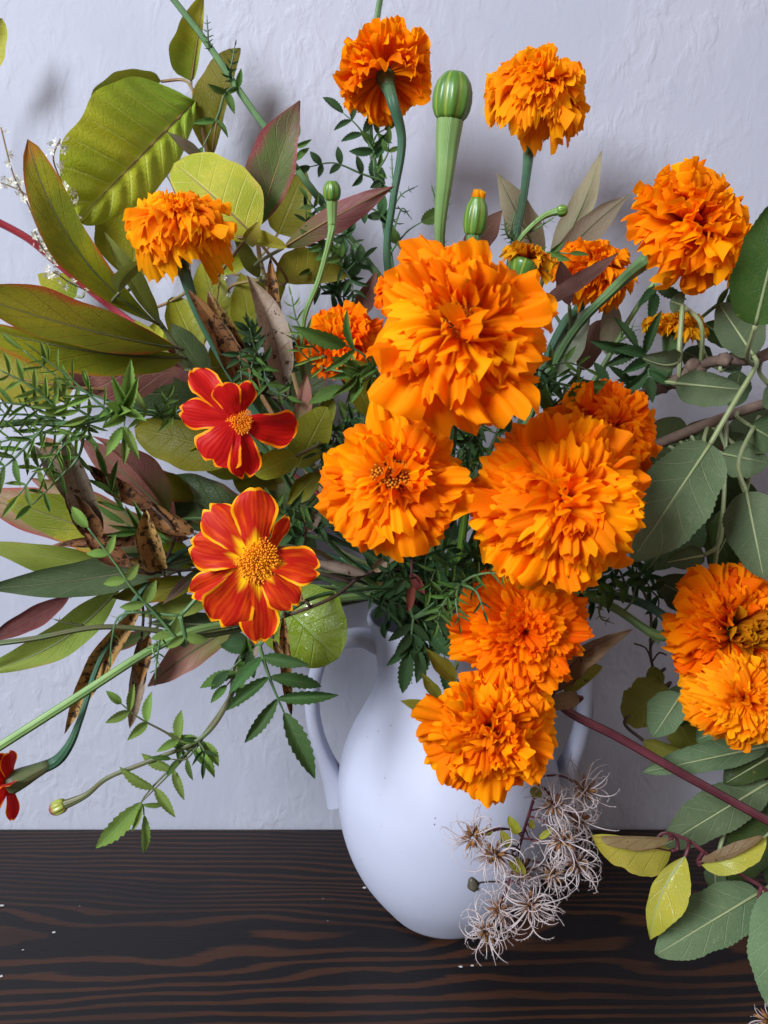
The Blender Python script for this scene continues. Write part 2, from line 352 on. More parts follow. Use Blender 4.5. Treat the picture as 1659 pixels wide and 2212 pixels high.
def wood_mat():
    s = NT('table_dark_stained_wood'); ob = s.obj()
    sep = s.n('ShaderNodeSeparateXYZ', {0: ob}); x, y = sep.outputs[0], sep.outputs[1]
    n1 = s.math('SUBTRACT', s.noise(s.mapv(ob, (2.2, 9, 1)), 1.0, 3, 0.5), 0.5)
    n2 = s.math('SUBTRACT', s.noise(s.mapv(ob, (14, 60, 1)), 1.0, 3, 0.55), 0.5)
    n3 = s.math('SUBTRACT', s.noise(s.mapv(ob, (90, 1100, 1)), 1.0, 2, 0.6), 0.5)
    dy = s.math('ADD', s.math('SUBTRACT', y, 0.455), s.math('MULTIPLY', n1, 0.018))
    d = s.math('ADD', 0.062, s.math('ADD', s.math('MULTIPLY', n1, 0.05), s.math('MULTIPLY', x, 0.035)))
    r = s.math('SQRT', s.math('ADD', s.math('MULTIPLY', dy, dy), s.math('MULTIPLY', d, d)))
    r = s.math('ADD', r, s.math('ADD', s.math('MULTIPLY', n2, 0.0035), s.math('MULTIPLY', n3, 0.0009)))
    fr = s.math('FRACT', s.math('MULTIPLY', r, 215.0))
    br = s.math('MULTIPLY', s.ss(fr, 0.47, 0.62), s.math('SUBTRACT', 1, s.ss(fr, 0.86, 0.99)))
    gr = s.noise(s.mapv(ob, (40, 900, 1)), 1.0, 3, 0.6)
    brown = s.mix(gr, (0.026, 0.010, 0.005), (0.055, 0.022, 0.011))
    dark = s.mix(gr, (0.004, 0.0035, 0.004), (0.009, 0.007, 0.007))
    c = s.mix(s.math('MULTIPLY', br, s.ss(s.noise(s.mapv(ob, (5, 9, 1)), 1.0, 2), 0.22, 0.55)), dark, brown)
    crk = s.noise(s.mapv(ob, (9, 420, 1)), 1.0, 2, 0.5)
    c = s.mix(s.ss(crk, 0.72, 0.75), c, (0.004, 0.004, 0.004))
    sm = s.noise(ob, 18, 4, 0.6)
    rg = s.math('ADD', 0.30, s.math('MULTIPLY', sm, 0.22))
    return s.fin(c, rg, 0.28, bump=s.bump(s.math('ADD', gr, s.math('MULTIPLY', br, 0.6)), 0.25, 0.0006))
def vase_mat():
    s = NT('vase_matt_white_glaze'); ob = s.obj()
    nz = s.noise(ob, 25, 4, 0.6)
    sp = s.noise(ob, 420, 1, 0.3)
    c = s.mix(nz, (0.37, 0.39, 0.49), (0.41, 0.43, 0.53))
    c = s.mix(s.ss(sp, 0.785, 0.80), c, (0.10, 0.09, 0.10))
    return s.fin(c, s.math('ADD', 0.38, s.math('MULTIPLY', nz, 0.25)), 0.28, bump=s.bump(s.noise(ob, 60, 3), 0.08, 0.001))

# ------------------------------------------------------------------ setting: wall and table
def sheet(name, corners, mat, kind='structure'):
    o = put(name, mk(name, corners, [(0, 1, 2, 3)], mat, smooth=False), M.Identity(4), None, kind)
    return o
WALL_Y = 0.592
wl_ = sheet('wall', [(-1.2, WALL_Y, -0.6), (1.2, WALL_Y, -0.6), (1.2, WALL_Y, 1.6), (-1.2, WALL_Y, 1.6)], wall_mat())
TB = wood_mat()
tt = [(-1.1, 0.02, 0), (1.1, 0.02, 0), (1.1, WALL_Y - 0.006, 0), (-1.1, WALL_Y - 0.006, 0)]  # gap left at the wall so a dark shadow line shows there
tv = [V(p) for p in tt] + [V(p) - V((0, 0, 0.035)) for p in tt]
tb = put('table_top', mk('table_top', tv, [(0, 1, 2, 3), (7, 6, 5, 4), (0, 4, 5, 1), (1, 5, 6, 2), (2, 6, 7, 3), (3, 7, 4, 0)], TB, smooth=False), M.Identity(4))
tb['label'] = 'dark stained wooden table top with brown grain lines under the white vase'; tb['category'] = 'table'

# ------------------------------------------------------------------ vase
VX, VY = 0.0425, 0.497
VM = vase_mat()
def vr_(z):
    pts = [(0.0, 0.036), (0.004, 0.041), (0.03, 0.0595), (0.055, 0.0695), (0.082, 0.0735), (0.105, 0.0715), (0.125, 0.0645), (0.142, 0.0555), (0.155, 0.0495), (0.168, 0.0468), (0.18, 0.0478), (0.193, 0.0505), (0.203, 0.0535)]
    for i in range(len(pts) - 1):
        if z <= pts[i + 1][0]:
            a, b = pts[i], pts[i + 1]
            p0 = pts[max(i - 1, 0)]; p3 = pts[min(i + 2, len(pts) - 1)]
            t = (z - a[0]) / (b[0] - a[0])
            m0 = (b[1] - p0[1]) / (b[0] - p0[0] + 1e-9) * (b[0] - a[0]); m1 = (p3[1] - a[1]) / (p3[0] - a[0]) * (b[0] - a[0])
            return (2 * t ** 3 - 3 * t * t + 1) * a[1] + (t ** 3 - 2 * t * t + t) * m0 + (-2 * t ** 3 + 3 * t * t) * b[1] + (t ** 3 - t * t) * m1
    return pts[-1][1]
vase = thing('vase', 'matt white two handled ceramic vase holding the bouquet', 'vase', (VX, VY, 0))
prof = [(0.030, 0.0015), (0.034, 0.0008)] + [(vr_(z), z) for z in [i * 0.203 / 70 for i in range(71)]]
prof += [(0.0530, 0.2052), (0.0518, 0.2056), (0.0506, 0.2048)] + [(vr_(z) - 0.0035, z) for z in [0.2 - i * 0.19 / 40 for i in range(41)]]
vs, fs, uv = lathe_data(prof, 96)
put('body', mk('vase_body', vs, fs, VM, uv), WM[vase], vase)
def handle(sg):
    P = [V((0.046, 0, 0.186)), V((0.056, 0, 0.190)), V((0.070, 0, 0.1885)), V((0.081, 0, 0.180)), V((0.0875, 0, 0.163)), V((0.0895, 0, 0.142)), V((0.0865, 0, 0.122)), V((0.081, 0, 0.105)), V((0.0755, 0, 0.090)), V((0.071, 0, 0.077))]
    pts = spline(P, 6); vs, fs = [], []; n = len(pts); ns = 14
    for i, p in enumerate(pts):
        tg = (pts[min(i + 1, n - 1)] - pts[max(i - 1, 0)]).normalized(); nr = V((tg.z, 0, -tg.x))
        f = i / (n - 1); hw = 0.0105 - 0.002 * math.sin(PI * f); ht = 0.0046 + 0.002 * (abs(2 * f - 1) ** 3) + (0.004 * max(0, f - 0.75) / 0.25)
        for k in range(ns):
            a = 2 * PI * k / ns; cx = math.copysign(abs(math.cos(a)) ** 0.7, math.cos(a)); sx = math.copysign(abs(math.sin(a)) ** 0.7, math.sin(a))
            q = p + nr * (ht * sx) + V((0, 1, 0)) * (hw * cx); vs.append(V((q.x * sg, q.y, q.z)))
    for i in range(n - 1):
        for k in range(ns):
            a = i * ns + k; b = i * ns + (k + 1) % ns; f = (a, b, b + ns, a + ns); fs.append(f if sg > 0 else f[::-1])
    put('handle', mk('vase_handle', vs, fs, VM), WM[vase], vase)
handle(-1); handle(1)
MOUTH = V((VX, VY, 0.200))
mcount = [0]
def mouth(toward=None):
    """two points: inside the vase and in its mouth, each stem in its own spot"""
    k = mcount[0]; mcount[0] += 1
    a = k * 2.399963; r = 0.036 * math.sqrt((k % 60 + 0.5) / 60)
    m = MOUTH + V((math.cos(a) * r, math.sin(a) * r, 0.003))
    if toward is not None:
        d = V((toward.x - m.x, toward.y - m.y, 0)); m += d.normalized() * min(0.012, d.length * 0.1)
        dd = V((m.x - MOUTH.x, m.y - MOUTH.y, 0))
        if dd.length > 0.042: m = MOUTH + dd.normalized() * 0.042 + V((0, 0, 0.003))
    return [V((VX + (m.x - VX) * 0.5, VY + (m.y - VY) * 0.5, 0.05)), m]

# ------------------------------------------------------------------ leaves
SHAPES = {'oblance': (1.05, 0.62), 'obov': (0.62, 0.52), 'lance': (0.85, 1.05), 'ov': (0.42, 0.85), 'ell': (0.55, 0.6), 'apple': (0.5, 0.68), 'drop': (1.0, 0.5), 'pod': (0.6, 0.8), 'let': (0.75, 0.95), 'round': (0.5, 0.5)}
def prof_w(shape, s):
    if shape == 'red':
        return (0.16 + 0.84 * min(1, s / 0.72) ** 0.8) * (1 if s < 0.72 else math.sqrt(max(0.0, 1 - ((s - 0.72) / 0.30) ** 2 * 0.86)))
    a, b = SHAPES[shape]; m = a / (a + b)
    return (max(s, 0) ** a) * (max(1 - s, 0) ** b) / (m ** a * (1 - m) ** b)
def blade_mesh(name, L, wl, wr, mat, shape='ov', bend=0, arch=0, fold=0, wave=0, nw=2, curl=0, quilt=0, serr=0, nt=16, twist=0, rows=None, cols=8, seed=0, notch=0, tipbend=0, ragged=0):
    r = random.Random(seed); ph = r.uniform(0, 6.28); ph2 = r.uniform(0, 6.28)
    if rows is None: rows = nt * 3 if serr else (24 if L > 0.03 else 14)
    vs, fs, uv = [], [], []
    for i in range(rows + 1):
        s = i / rows; w_ = max(prof_w(shape, s), 0.012)
        if ragged: w_ *= 1 + ragged * (r.random() - 0.5)
        tw = twist * s
        for j in range(-cols, cols + 1, 2):
            t = j / cols
            h = w_ * (wr if t > 0 else wl) * (1 + (0.05 * math.sin(9 * s + ph + (2 if t > 0 else 0)) + 0.03 * math.sin(21 * s + ph2 * (1 if t > 0 else 2)) if shape not in ('let', 'red') else 0))
            if serr and abs(t) > 0.9:
                saw = (s * nt) % 1.0
                h *= 1 + serr * (saw - 0.4) * (1 if 0.04 < s < 0.97 else 0)
            x = h * t; z = 0.0
            fa = fold * abs(t); z = abs(x) * math.sin(fold); x *= math.cos(fold)
            if curl: 
                c_ = curl * abs(t) ** 2; z += h * abs(t) * math.sin(c_) * 0.8; x *= (1 - 0.35 * abs(t) * (1 - math.cos(c_)))
            h_ = 1
            z += 0.012 * L * (math.sin(7 * s + ph2 + 1.4 * t) + 0.7 * math.sin(13 * s + ph - 2.2 * t)) * abs(t) ** 0.7 * min(1, 4 * s) if shape != 'let' else 0
            z += wave * L * math.sin(nw * 2 * PI * s + ph + (1.5 if t > 0 else 0)) * t * t * math.sin(PI * min(1, s * 1.1))
            if quilt: z += quilt * abs(math.sin(PI * (s * 8 - 1.2 * abs(t) ** 0.8))) * (1 - abs(t) ** 3) * min(1, abs(t) * 6)
            y = s * L
            if shape == 'red':
                y -= L * (0.10 * t * t * s * s) + L * notch * max(0, 1 - abs(t) * 2.6) * s ** 6
                z += 0.03 * L * s * math.sin(3.5 * t + ph)
            ca, sa = math.cos(tw), math.sin(tw)
            x, z = x * ca - z * sa, x * sa + z * ca
            x += bend * 4 * s * (1 - s); z += arch * L * 4 * s * (1 - s) - tipbend * L * s ** 3
            vs.append(V((x, y, z))); uv.append((t * 0.5 + 0.5, s))
    nc = cols + 1
    for i in range(rows):
        for j in range(nc - 1):
            a = i * nc + j; fs.append((a, a + 1, a + 1 + nc, a + nc))
    return mk(name, vs, fs, mat, uv)
lseed = [100]
def leaf(parent, b, t, wl, wr=None, mat=None, shape='ov', bend=0, roll=0, rib=None, pet=None, name='leaf', petr=0.0010, petm=None, near=None, **kw):
    B = b if isinstance(b, V) else at(*b); T = t if isinstance(t, V) else at(*t)
    mid = (B + T) / 2; k = mpp(mid); wr = wl if wr is None else wr
    lseed[0] += 1
    L = (T - B).length
    if shape not in ('red', 'pod'):
        lr = random.Random(lseed[0] * 5 + 2); kw.setdefault('twist', lr.uniform(-0.4, 0.4)); kw.setdefault('tipbend', lr.uniform(-0.06, 0.13)); kw.setdefault('curl', lr.choice((0, 0, 0.3, 0.5)))
    me = blade_mesh(name, L, wl * k, wr * k, mat, shape, bend * k, seed=lseed[0], **kw)
    m = frame(B, T - B, CAM - mid)
    if roll: m = m @ M.Rotation(math.radians(roll), 4, 'Y')
    o = put(name, me, m, parent)
    if rib:
        rm, rr = rib
        n = 16; ar = kw.get('arch', 0); tb_ = kw.get('tipbend', 0)
        pts = [V((bend * k * 4 * s * (1 - s), s * L, ar * L * 4 * s * (1 - s) - tb_ * L * s ** 3)) for s in [i / n * 0.97 for i in range(n + 1)]]
        vs, fs, uv = tube_data(pts, lambda f: rr * (1 - 0.85 * f), 6)
        put('midrib', mk('midrib', vs, fs, rm, uv), m, o)
    pp = None
    if pet: pp = [B] + [p if isinstance(p, V) else at(*p) for p in pet]
    elif near:
        best = min(near, key=lambda q: (q - B).length)
        if (best - B).length > 0.002:
            dirn = (B - T).normalized(); d = (best - B).length
            pp = [B, B + dirn * d * 0.35 + (best - B) * 0.2, best]
    if pp: tube('petiole', spline(pp, 6), petr, petm or S_PT, o, 6)
    return o

letm = {}
def leaflet_mesh(mat, i):
    k = (mat.name, i)
    if k not in letm:
        r = random.Random(i)
        letm[k] = blade_mesh('leaflet', 1.0, 0.5, 0.5, mat, 'let', bend=r.uniform(-0.05, 0.05), arch=r.uniform(0.02, 0.09), fold=r.uniform(0.1, 0.45), wave=0.01, serr=0.3, nt=9, rows=27, cols=4, seed=i, tipbend=r.uniform(-0.05, 0.12))
    return letm[k]
def pinnate(parent, path, n, l0, lm, l1, wr=0.11, ang=50, mat=None, smat=None, tl=None, side=0, rr=0.0009, seed=0, normal=None, jz=25, name='leaf'):
    """a marigold leaf: a rachis with pairs of toothed leaflets"""
    r = random.Random(seed + len(path) * 13 + n)
    P = [p if isinstance(p, V) else at(*p) for p in path]
    pts = spline(P, 8); N = len(pts); k = mpp(P[len(P) // 2])
    ra = tube(name, pts, lambda f: rr * (1 - 0.6 * f), smat or mat, parent, 5)
    def one(p, d, ln):
        nz = (normal or (CAM - p)).normalized()
        m = frame(p, d, nz) @ M.Rotation(math.radians(r.uniform(-jz, jz)), 4, 'Y') @ M.Rotation(math.radians(r.uniform(-14, 14)), 4, 'X')
        w_ = (wr * 1.4 if wr > 0.05 else wr) * r.uniform(0.85, 1.15) * ln * 2
        put('leaflet', leaflet_mesh(mat, r.randrange(4)), m @ M.Diagonal((w_, ln, ln, 1)), ra)
    for i in range(n):
        f = (i + 0.6) / (n + 0.3)
        x = f * (N - 1); i0 = min(int(x), N - 2); p = pts[i0].lerp(pts[i0 + 1], x - i0); tg = (pts[i0 + 1] - pts[i0]).normalized()
        nz = (normal or (CAM - p)).normalized(); sd = tg.cross(nz).normalized()
        ln = (l0 + (lm - l0) * min(1, f * 2) if f < 0.5 else lm + (l1 - lm) * (f - 0.5) * 2)
        for sgn in ((1, -1) if side == 0 else (side,)):
            a = math.radians(ang + r.uniform(-9, 9))
            one(p, tg * math.cos(a) + sd * sgn * math.sin(a) + nz * r.uniform(-0.2, 0.2), ln * k * r.uniform(0.85, 1.12))
    if tl != 0: one(pts[-1], (pts[-1] - pts[-3]), (tl or l1 * 1.2) * k)
    return ra

# ------------------------------------------------------------------ marigold heads
def petal_mesh(name, mat, hw, ruf, nwv, curl, lobes, seed, rows=9, cols=18, basew=0.10, cup=0.0, rib=0.25):
    r = random.Random(seed); p1, p2, p3, p4 = (r.uniform(0, 6.28) for _ in range(4)); sk = r.uniform(-0.2, 0.2); nl = lobes + r.choice((0, 0, 1))
    c2 = curl * r.uniform(0.1, 1.7); hw = hw * r.uniform(0.8, 1.2); fl = r.uniform(-0.10, 0.16)
    vs, fs, uv = [], [], []
    for i in range(rows + 1):
        s = i / rows
        for j in range(cols + 1):
            t = -1 + 2 * j / cols
            wd = hw * (basew + (1 - basew) * (s ** 0.8)) * (1 if s < 0.75 else 1 - 0.20 * ((s - 0.75) / 0.25) ** 2)
            ed = 0.96 - 0.17 * abs(t) ** 4 + 0.06 * (abs(math.cos((nl + 1) * PI * t * 0.5 + p3)) - 0.5) + 0.06 * math.sin(2.3 * t + p1)
            y = s * (1 + (ed - 1) * s ** 1.2)
            x = wd * t * (1 - 0.10 * s * abs(t)) + sk * s * s * hw
            a = s ** 1.6
            z = ruf * a * math.sin(nwv * PI * t * 0.9 + p1) + 0.60 * ruf * a * s * s * math.sin(2.0 * nwv * PI * t + p2)
            z += rib * ruf * math.sin(nwv * PI * t * 2.0 + p2) * min(1, s * 3) * (1 - 0.3 * s)
            z += 0.35 * ruf * math.sin(5.0 * s + p4) * s
            z += cup * hw * t * t * s - c2 * s ** 2.6 + fl * s
            y -= 0.40 * c2 * s ** 3.2
            vs.append(V((x, y, z))); uv.append((j / cols, s))
    nc = cols + 1
    for i in range(rows):
        for j in range(cols):
            a = i * nc + j; fs.append((a, a + 1, a + 1 + nc, a + nc))
    return mk(name, vs, fs, mat, uv)
PST = {'ruffle': dict(hw=0.34, ruf=0.125, nwv=2.0, curl=0.34, lobes=3),
       'broad': dict(hw=0.50, ruf=0.115, nwv=2.0, curl=0.34, lobes=4, rib=0.5),
       'curly': dict(hw=0.36, ruf=0.10, nwv=1.7, curl=0.62, lobes=3, rib=0.3),
       'frills': dict(hw=0.31, ruf=0.14, nwv=2.2, curl=0.36, lobes=3, rib=0.35),
       'frill': dict(hw=0.25, ruf=0.12, nwv=2.2, curl=0.34, lobes=3),
       'neat': dict(hw=0.28, ruf=0.050, nwv=1.4, curl=0.28, lobes=3),
       'mid': dict(hw=0.41, ruf=0.10, nwv=1.8, curl=0.32, lobes=3),
       'spoon': dict(hw=0.20, ruf=0.04, nwv=1.0, curl=-0.18, lobes=2, cup=0.9)}
pmc = {}
def pmesh(style, mat, i):
    k = (style, mat.name, i)
    if k not in pmc: pmc[k] = petal_mesh('petal', mat, seed=hash(style) % 97 * 0 + i * 7 + len(style), **PST[style])
    return pmc[k]
def disc_mesh(R, H, mat, n, seed, fl=0.09):
    r = random.Random(seed); vs, fs = [], []
    for i in range(n):
        f = (i + 0.5) / n; q = math.sqrt(f); a = i * 2.399963
        th = q * 1.35
        d = V((math.sin(th) * math.cos(a), math.sin(th) * math.sin(a), math.cos(th) + 0.15)).normalized()
        p = V((R * q * math.cos(a), R * q * math.sin(a), H * (1 - q * q * 0.8)))
        d = (d + V((r.uniform(-.25, .25), r.uniform(-.25, .25), 0))).normalized()
        x = d.orthogonal().normalized(); y = d.cross(x); ln = R * 0.30 * r.uniform(0.6, 1.25); b = len(vs)
        for (h, w_) in ((-0.4, 0.5), (0.5, 0.55), (0.85, 1.0), (1.0, 0.75)):
            for k in range(5):
                c = 2 * PI * k / 5 + i
                vs.append(p + d * (ln * h) + (x * math.cos(c) + y * math.sin(c)) * (R * fl * w_))
        for l_ in range(3):
            for k in range(5): fs.append((b + l_ * 5 + k, b + l_ * 5 + (k + 1) % 5, b + l_ * 5 + 5 + (k + 1) % 5, b + l_ * 5 + 5 + k))
        fs.append(tuple(b + 15 + k for k in range(5)))
    return mk('disc_florets', vs, fs, mat)
def calyx_mesh(R, mat, L=0.62, r1=0.21, r0=0.14):
    pr = [(R * r0, -R * L), (R * r0 * 1.15, -R * L * 0.85), (R * (r0 + (r1 - r0) * 0.45), -R * L * 0.6), (R * (r0 + (r1 - r0) * 0.8), -R * L * 0.38), (R * r1, -R * L * 0.2), (R * r1 * 1.05, -R * 0.04), (R * r1 * 0.8, R * 0.03), (R * 0.02, R * 0.05)]
    vs, fs, uv = lathe_data(pr, 24, 0.10, 8, lambda f: f)
    return mk('flower_head', vs, fs, mat, uv)
def head(parent, P, R, axis, N, style, mat, H=0.8, thmax=105, thmin=0, disc=None, seed=0, inner=None, cal=S_BL, jit=12, spin=0, lv=(0.86, 1.2), ins=0.3, cL=0.5, cr=0.21):
    """one bloom: green calyx with its petals; P is the middle of the bloom"""
    r = random.Random(seed); axis = V(axis).normalized()
    O = P - axis * (0.28 * H * R)
    m = zframe(O, axis) @ M.Rotation(spin, 4, 'Z')
    hd = put('flower_head', calyx_mesh(R, cal, cL, cr), m, parent)
    cm, cx = math.cos(math.radians(thmax)), math.cos(math.radians(thmin))
    for i in range(N):
        f = (i + 0.5) / N
        ct = cm + (cx - cm) * f; th = math.acos(max(-1, min(1, ct))) + math.radians(r.uniform(-jit, jit)) * 0.6; th = max(0.02, th)
        phi = i * 2.399963 + r.uniform(-0.2, 0.2)
        sm = mat; stl = style
        if inner and math.degrees(th) < inner[0]:
            stl = inner[1]; sm = inner[2] or mat
        dist = R / math.sqrt(math.sin(th) ** 2 + (math.cos(th) / (H if th < PI / 2 else 0.75)) ** 2)
        D = V((math.sin(th) * math.cos(phi), math.sin(th) * math.sin(phi), math.cos(th)))
        Tn = V((-math.sin(phi), math.cos(phi), 0)); Nn = D.cross(Tn)
        b0 = D * (dist * ins * (0.5 if th > 1.2 else 1.0)) * r.uniform(0.6, 1.0)
        L = (dist - b0.length) * r.uniform(*lv)
        pm = M.Identity(4)
        for q in range(3): pm[q][0] = Tn[q]; pm[q][1] = D[q]; pm[q][2] = Nn[q]; pm[q][3] = b0[q]
        pm = pm @ M.Rotation(math.radians(r.uniform(-jit, jit)) * 0.9, 4, 'X') @ M.Rotation(math.radians(r.uniform(-jit, jit) * 2.6), 4, 'Y') @ M.Rotation(math.radians(r.uniform(-jit, jit)), 4, 'Z')
        ws = L if stl != 'spoon' else L * 1.0
        wf = R * 0.95 / max(L, 1e-6); wf = 0.62 + 0.38 * min(wf, 2.2)
        put('petal', pmesh(stl, sm, r.randrange(12)), m @ pm @ M.Diagonal((ws * wf * r.uniform(0.85, 1.15), L, L * min(wf, 1.5), 1)), hd)
    if disc:
        dm, dr, dh, dn = disc
        put('disc_florets', disc_mesh(R * dr, R * 0.12, dm, dn, seed), m @ M.Translation((0, 0, R * dh)), hd, 'stuff')
    return hd, O - axis * (R * cL), O
def flower_stem(parent, start, axis, via=(), rad=0.0019, top=0.0034, mat=S_GR, swell=0.045, lead=0.03, toward=None, end=None):
    axis = V(axis).normalized()
    via = [p if isinstance(p, V) else at(*p) for p in via]
    first = start - axis * lead
    if end is None:
        tgt = via[-1] if via else first
        mm = mouth(tgt)
        base = mm[0]; lst = [mm[1], mm[0]]
        q = via[-1] if via else first
        if q.z < 0.225:
            out = V((q.x - mm[1].x, q.y - mm[1].y, 0)); L_ = out.length
            lst = [mm[1] + out * min(0.5, 0.05 / max(L_, 1e-6)) + V((0, 0, 0.022)), mm[1], mm[0]]
    else:
        lst = [p if isinstance(p, V) else at(*p) for p in end]
    pts = spline([start + axis * 0.004, first] + via + lst, 8)
    tot = sum((pts[i + 1] - pts[i]).length for i in range(len(pts) - 1))
    tube('stem', pts, lambda f: (rad + (top - rad) * max(0, 1 - f * tot / swell) ** 1.5) * (1 + 0.025 * math.sin(f * 31) + 0.02 * math.sin(f * 67)), mat, parent, 8)
    return pts
NEARS = {}
def marigold(key, label, uvY, rpx, axis, N, style, mat, via=(), smat=S_GR, group='orange marigolds in the bouquet', name='orange_marigold', rad=0.0024, lead=0.012, end=None, **kw):
    P = at(*uvY); R = rpx * mpp(P)
    t = thing(name, label, 'marigold', MOUTH + V((0, 0, -0.15)), group)
    hd, st, O = head(t, P, R, axis, N, style, mat, cal=smat, **kw)
    pts = flower_stem(t, st, axis, via, rad, max(rad, R * 0.145), smat, swell=0.06, lead=lead, end=end)
    NEARS[key] = pts
    return t

MG = marigold
MG('m1', 'orange marigold seen from behind, at the top, with its green stem in front', (828, 150, 0.51), 100, (-0.16, 0.62, 0.72), 110, 'mid', P_OR, [(868, 300, 0.495), (848, 440, 0.50), (836, 560, 0.505)], S_BL, seed=1, H=0.85, thmax=112)
MG('m2', 'golden orange ruffled marigold alone against the wall at upper right', (1166, 174, 0.49), 120, (0.02, -0.62, 0.76), 115, 'curly', P_GD, [(1130, 430, 0.485), (1105, 560, 0.48)], S_BL, seed=2, H=0.74, thmax=98)
MG('m3', 'large orange marigold at upper right turned aside, its stem leaving at lower left', (1516, 474, 0.42), 144, (0.58, -0.62, 0.50), 100, 'mid', P_OR, [(1330, 620, 0.43), (1220, 745, 0.44)], S_GR, seed=3, H=0.78, thmax=112, inner=(32, 'ruffle', P_GD), jit=15, lv=(0.8, 1.2))
MG('m4', 'golden marigold facing up in front of the big yellow-green leaf', (384, 456, 0.42), 122, (0.05, -0.36, 0.92), 140, 'curly', P_GD, [(398, 590, 0.425), (430, 680, 0.43), (560, 900, 0.45)], S_BL, seed=4, H=0.42, thmax=100)
MG('m5', 'largest orange marigold with broad loose petals in the middle of the bouquet', (994, 704, 0.315), 222, (-0.02, -0.92, 0.25), 62, 'broad', P_OR, [(980, 900, 0.40)], S_GR, seed=15, H=0.62, thmax=100, thmin=10, inner=(28, 'spoon', P_OR), disc=(D_OR, 0.16, 0.30, 60), jit=19, lv=(0.72, 1.24))
MG('m6', 'orange marigold with an open brown-gold eye, below the largest one', (846, 1036, 0.345), 158, (-0.05, -0.86, 0.42), 85, 'mid', P_OR, [(870, 1180, 0.42)], S_GR, seed=6, H=0.60, thmax=102, thmin=24, disc=(D_OR, 0.24, 0.30, 130), ins=0.22)
MG('m7', 'dense frilly yellow-orange marigold right of the one with an open eye', (1220, 1078, 0.335), 202, (0.05, -0.90, 0.30), 125, 'curly', P_OR, [(1120, 1200, 0.42)], S_GR, seed=7, H=0.74, thmax=106, jit=14)
MG('m8', 'deep red-orange marigold half hidden behind the dense frilly one', (1325, 925, 0.395), 128, (0.42, -0.72, 0.45), 110, 'mid', P_DP, [(1180, 1100, 0.45)], S_GR, seed=8, H=0.72, thmax=106, inner=(45, 'ruffle', None))
MG('m9', 'deep orange marigold at the back near the tan leaves', (1292, 572, 0.47), 92, (0.25, -0.45, 0.80), 110, 'ruffle', P_OR, [(1225, 690, 0.48), (1130, 900, 0.48)], S_BL, seed=9, H=0.75, thmax=108)
MG('m10', 'orange marigold behind toothed leaflets, left of the largest one', (735, 728, 0.42), 92, (-0.05, -0.62, 0.70), 110, 'mid', P_DP, [(800, 900, 0.45)], S_GR, seed=10, H=0.62, thmax=102, inner=(40, 'spoon', P_GD))
MG('m11', 'flat orange marigold with neat layered petals in front of the vase neck', (1132, 1362, 0.375), 146, (0.05, -0.93, 0.22), 190, 'neat', P_DP, [], S_GR, seed=11, H=0.55, thmax=98, jit=8, lead=0.02)
MG('m12', 'orange marigold hanging in front of the vase belly', (1060, 1584, 0.365), 146, (0.10, -0.97, 0.02), 105, 'mid', P_OR, [(1055, 1470, 0.40)], S_GR, seed=12, H=0.58, thmax=102, disc=(D_OR, 0.12, 0.34, 40), lead=0.012, cL=0.45)
MG('m13', 'orange marigold with a wide dark eye of curled florets at right edge', (1588, 1362, 0.39), 145, (0.28, -0.92, 0.20), 120, 'broad', P_DP, [(1432, 1375, 0.425), (1272, 1290, 0.445)], S_LT, seed=13, H=0.55, thmax=102, inner=(44, 'spoon', P_BR), disc=(D_OR, 0.12, 0.30, 40), lead=0.02)
MG('m14', 'golden frilly marigold at right edge, just below the dark-eyed one', (1606, 1512, 0.37), 116, (0.15, -0.95, 0.15), 125, 'curly', P_GD, [(1430, 1328, 0.43), (1290, 1283, 0.45)], S_BL, seed=14, H=0.65, thmax=104, lead=0.02)
MG('m15', 'small half withered yellow marigold on a fat green calyx at right', (1462, 704, 0.45), 74, (0.05, -0.25, 0.95), 70, 'ruffle', P_YG, [(1440, 800, 0.455), (1330, 950, 0.47)], S_GR, seed=16, H=0.6, thmax=80, cL=1.1, cr=0.36, name='withered_marigold', group=None)
MG('m16', 'spent gold marigold with striped green calyx peeping over the largest bloom', (1140, 556, 0.40), 62, (0.35, 0.1, 0.93), 44, 'ruffle', P_YG, [(1080, 660, 0.41)], B_GR, seed=17, H=0.6, thmax=85, cL=1.0, cr=0.5, name='withered_marigold', group=None)
MG('m17', 'orange marigold nearly hidden behind the upper left of the largest one', (850, 622, 0.46), 52, (-0.3, -0.5, 0.7), 70, 'mid', P_DP, [(870, 800, 0.47)], S_GR, seed=18, H=0.7)
# far flower peeping out behind the frilly one on the lower side
# red marigolds
def red_marigold(label, c, petals, mat, dm, dpx, via, Y, axis, smat=S_GR, calL=0.05):
    t = thing('red_marigold', label, 'marigold', MOUTH + V((0, 0, -0.15)), 'red marigolds at left of the bouquet')
    C = at(c[0], c[1], Y); k = mpp(C); ax = V(axis).normalized()
    R = 130 * k; m = zframe(C - ax * 0.004, ax)
    hd = put('flower_head', calyx_mesh(R, smat, 0.75, 0.13, 0.06), m @ M.Translation((0, 0, -0.003)), t)
    for i, (u, v, hw, dY, roll, ar) in enumerate(petals):
        T = at(u, v, Y + dY); B = C + (T - C).normalized() * (R * 0.05) - ax * 0.001 * (i % 3)
        leaf(hd, B, T, hw, None, mat, 'red', roll=roll + rnd.uniform(-12, 12), arch=ar, notch=rnd.uniform(0.02, 0.14), name='petal', rows=18, cols=14, wave=0.05, nw=1, ragged=0.03, fold=rnd.uniform(-0.15, 0.2), twist=rnd.uniform(-0.25, 0.25))
    put('disc_florets', disc_mesh(dpx * k, dpx * k * 0.55, dm, 380, 5, 0.045), m @ M.Translation((0, 0, 0.001)), hd, 'stuff')
    st = C - ax * (0.004 + R * 0.75)
    flower_stem(t, st, ax, via, 0.0015, 0.0030, smat, lead=0.02)
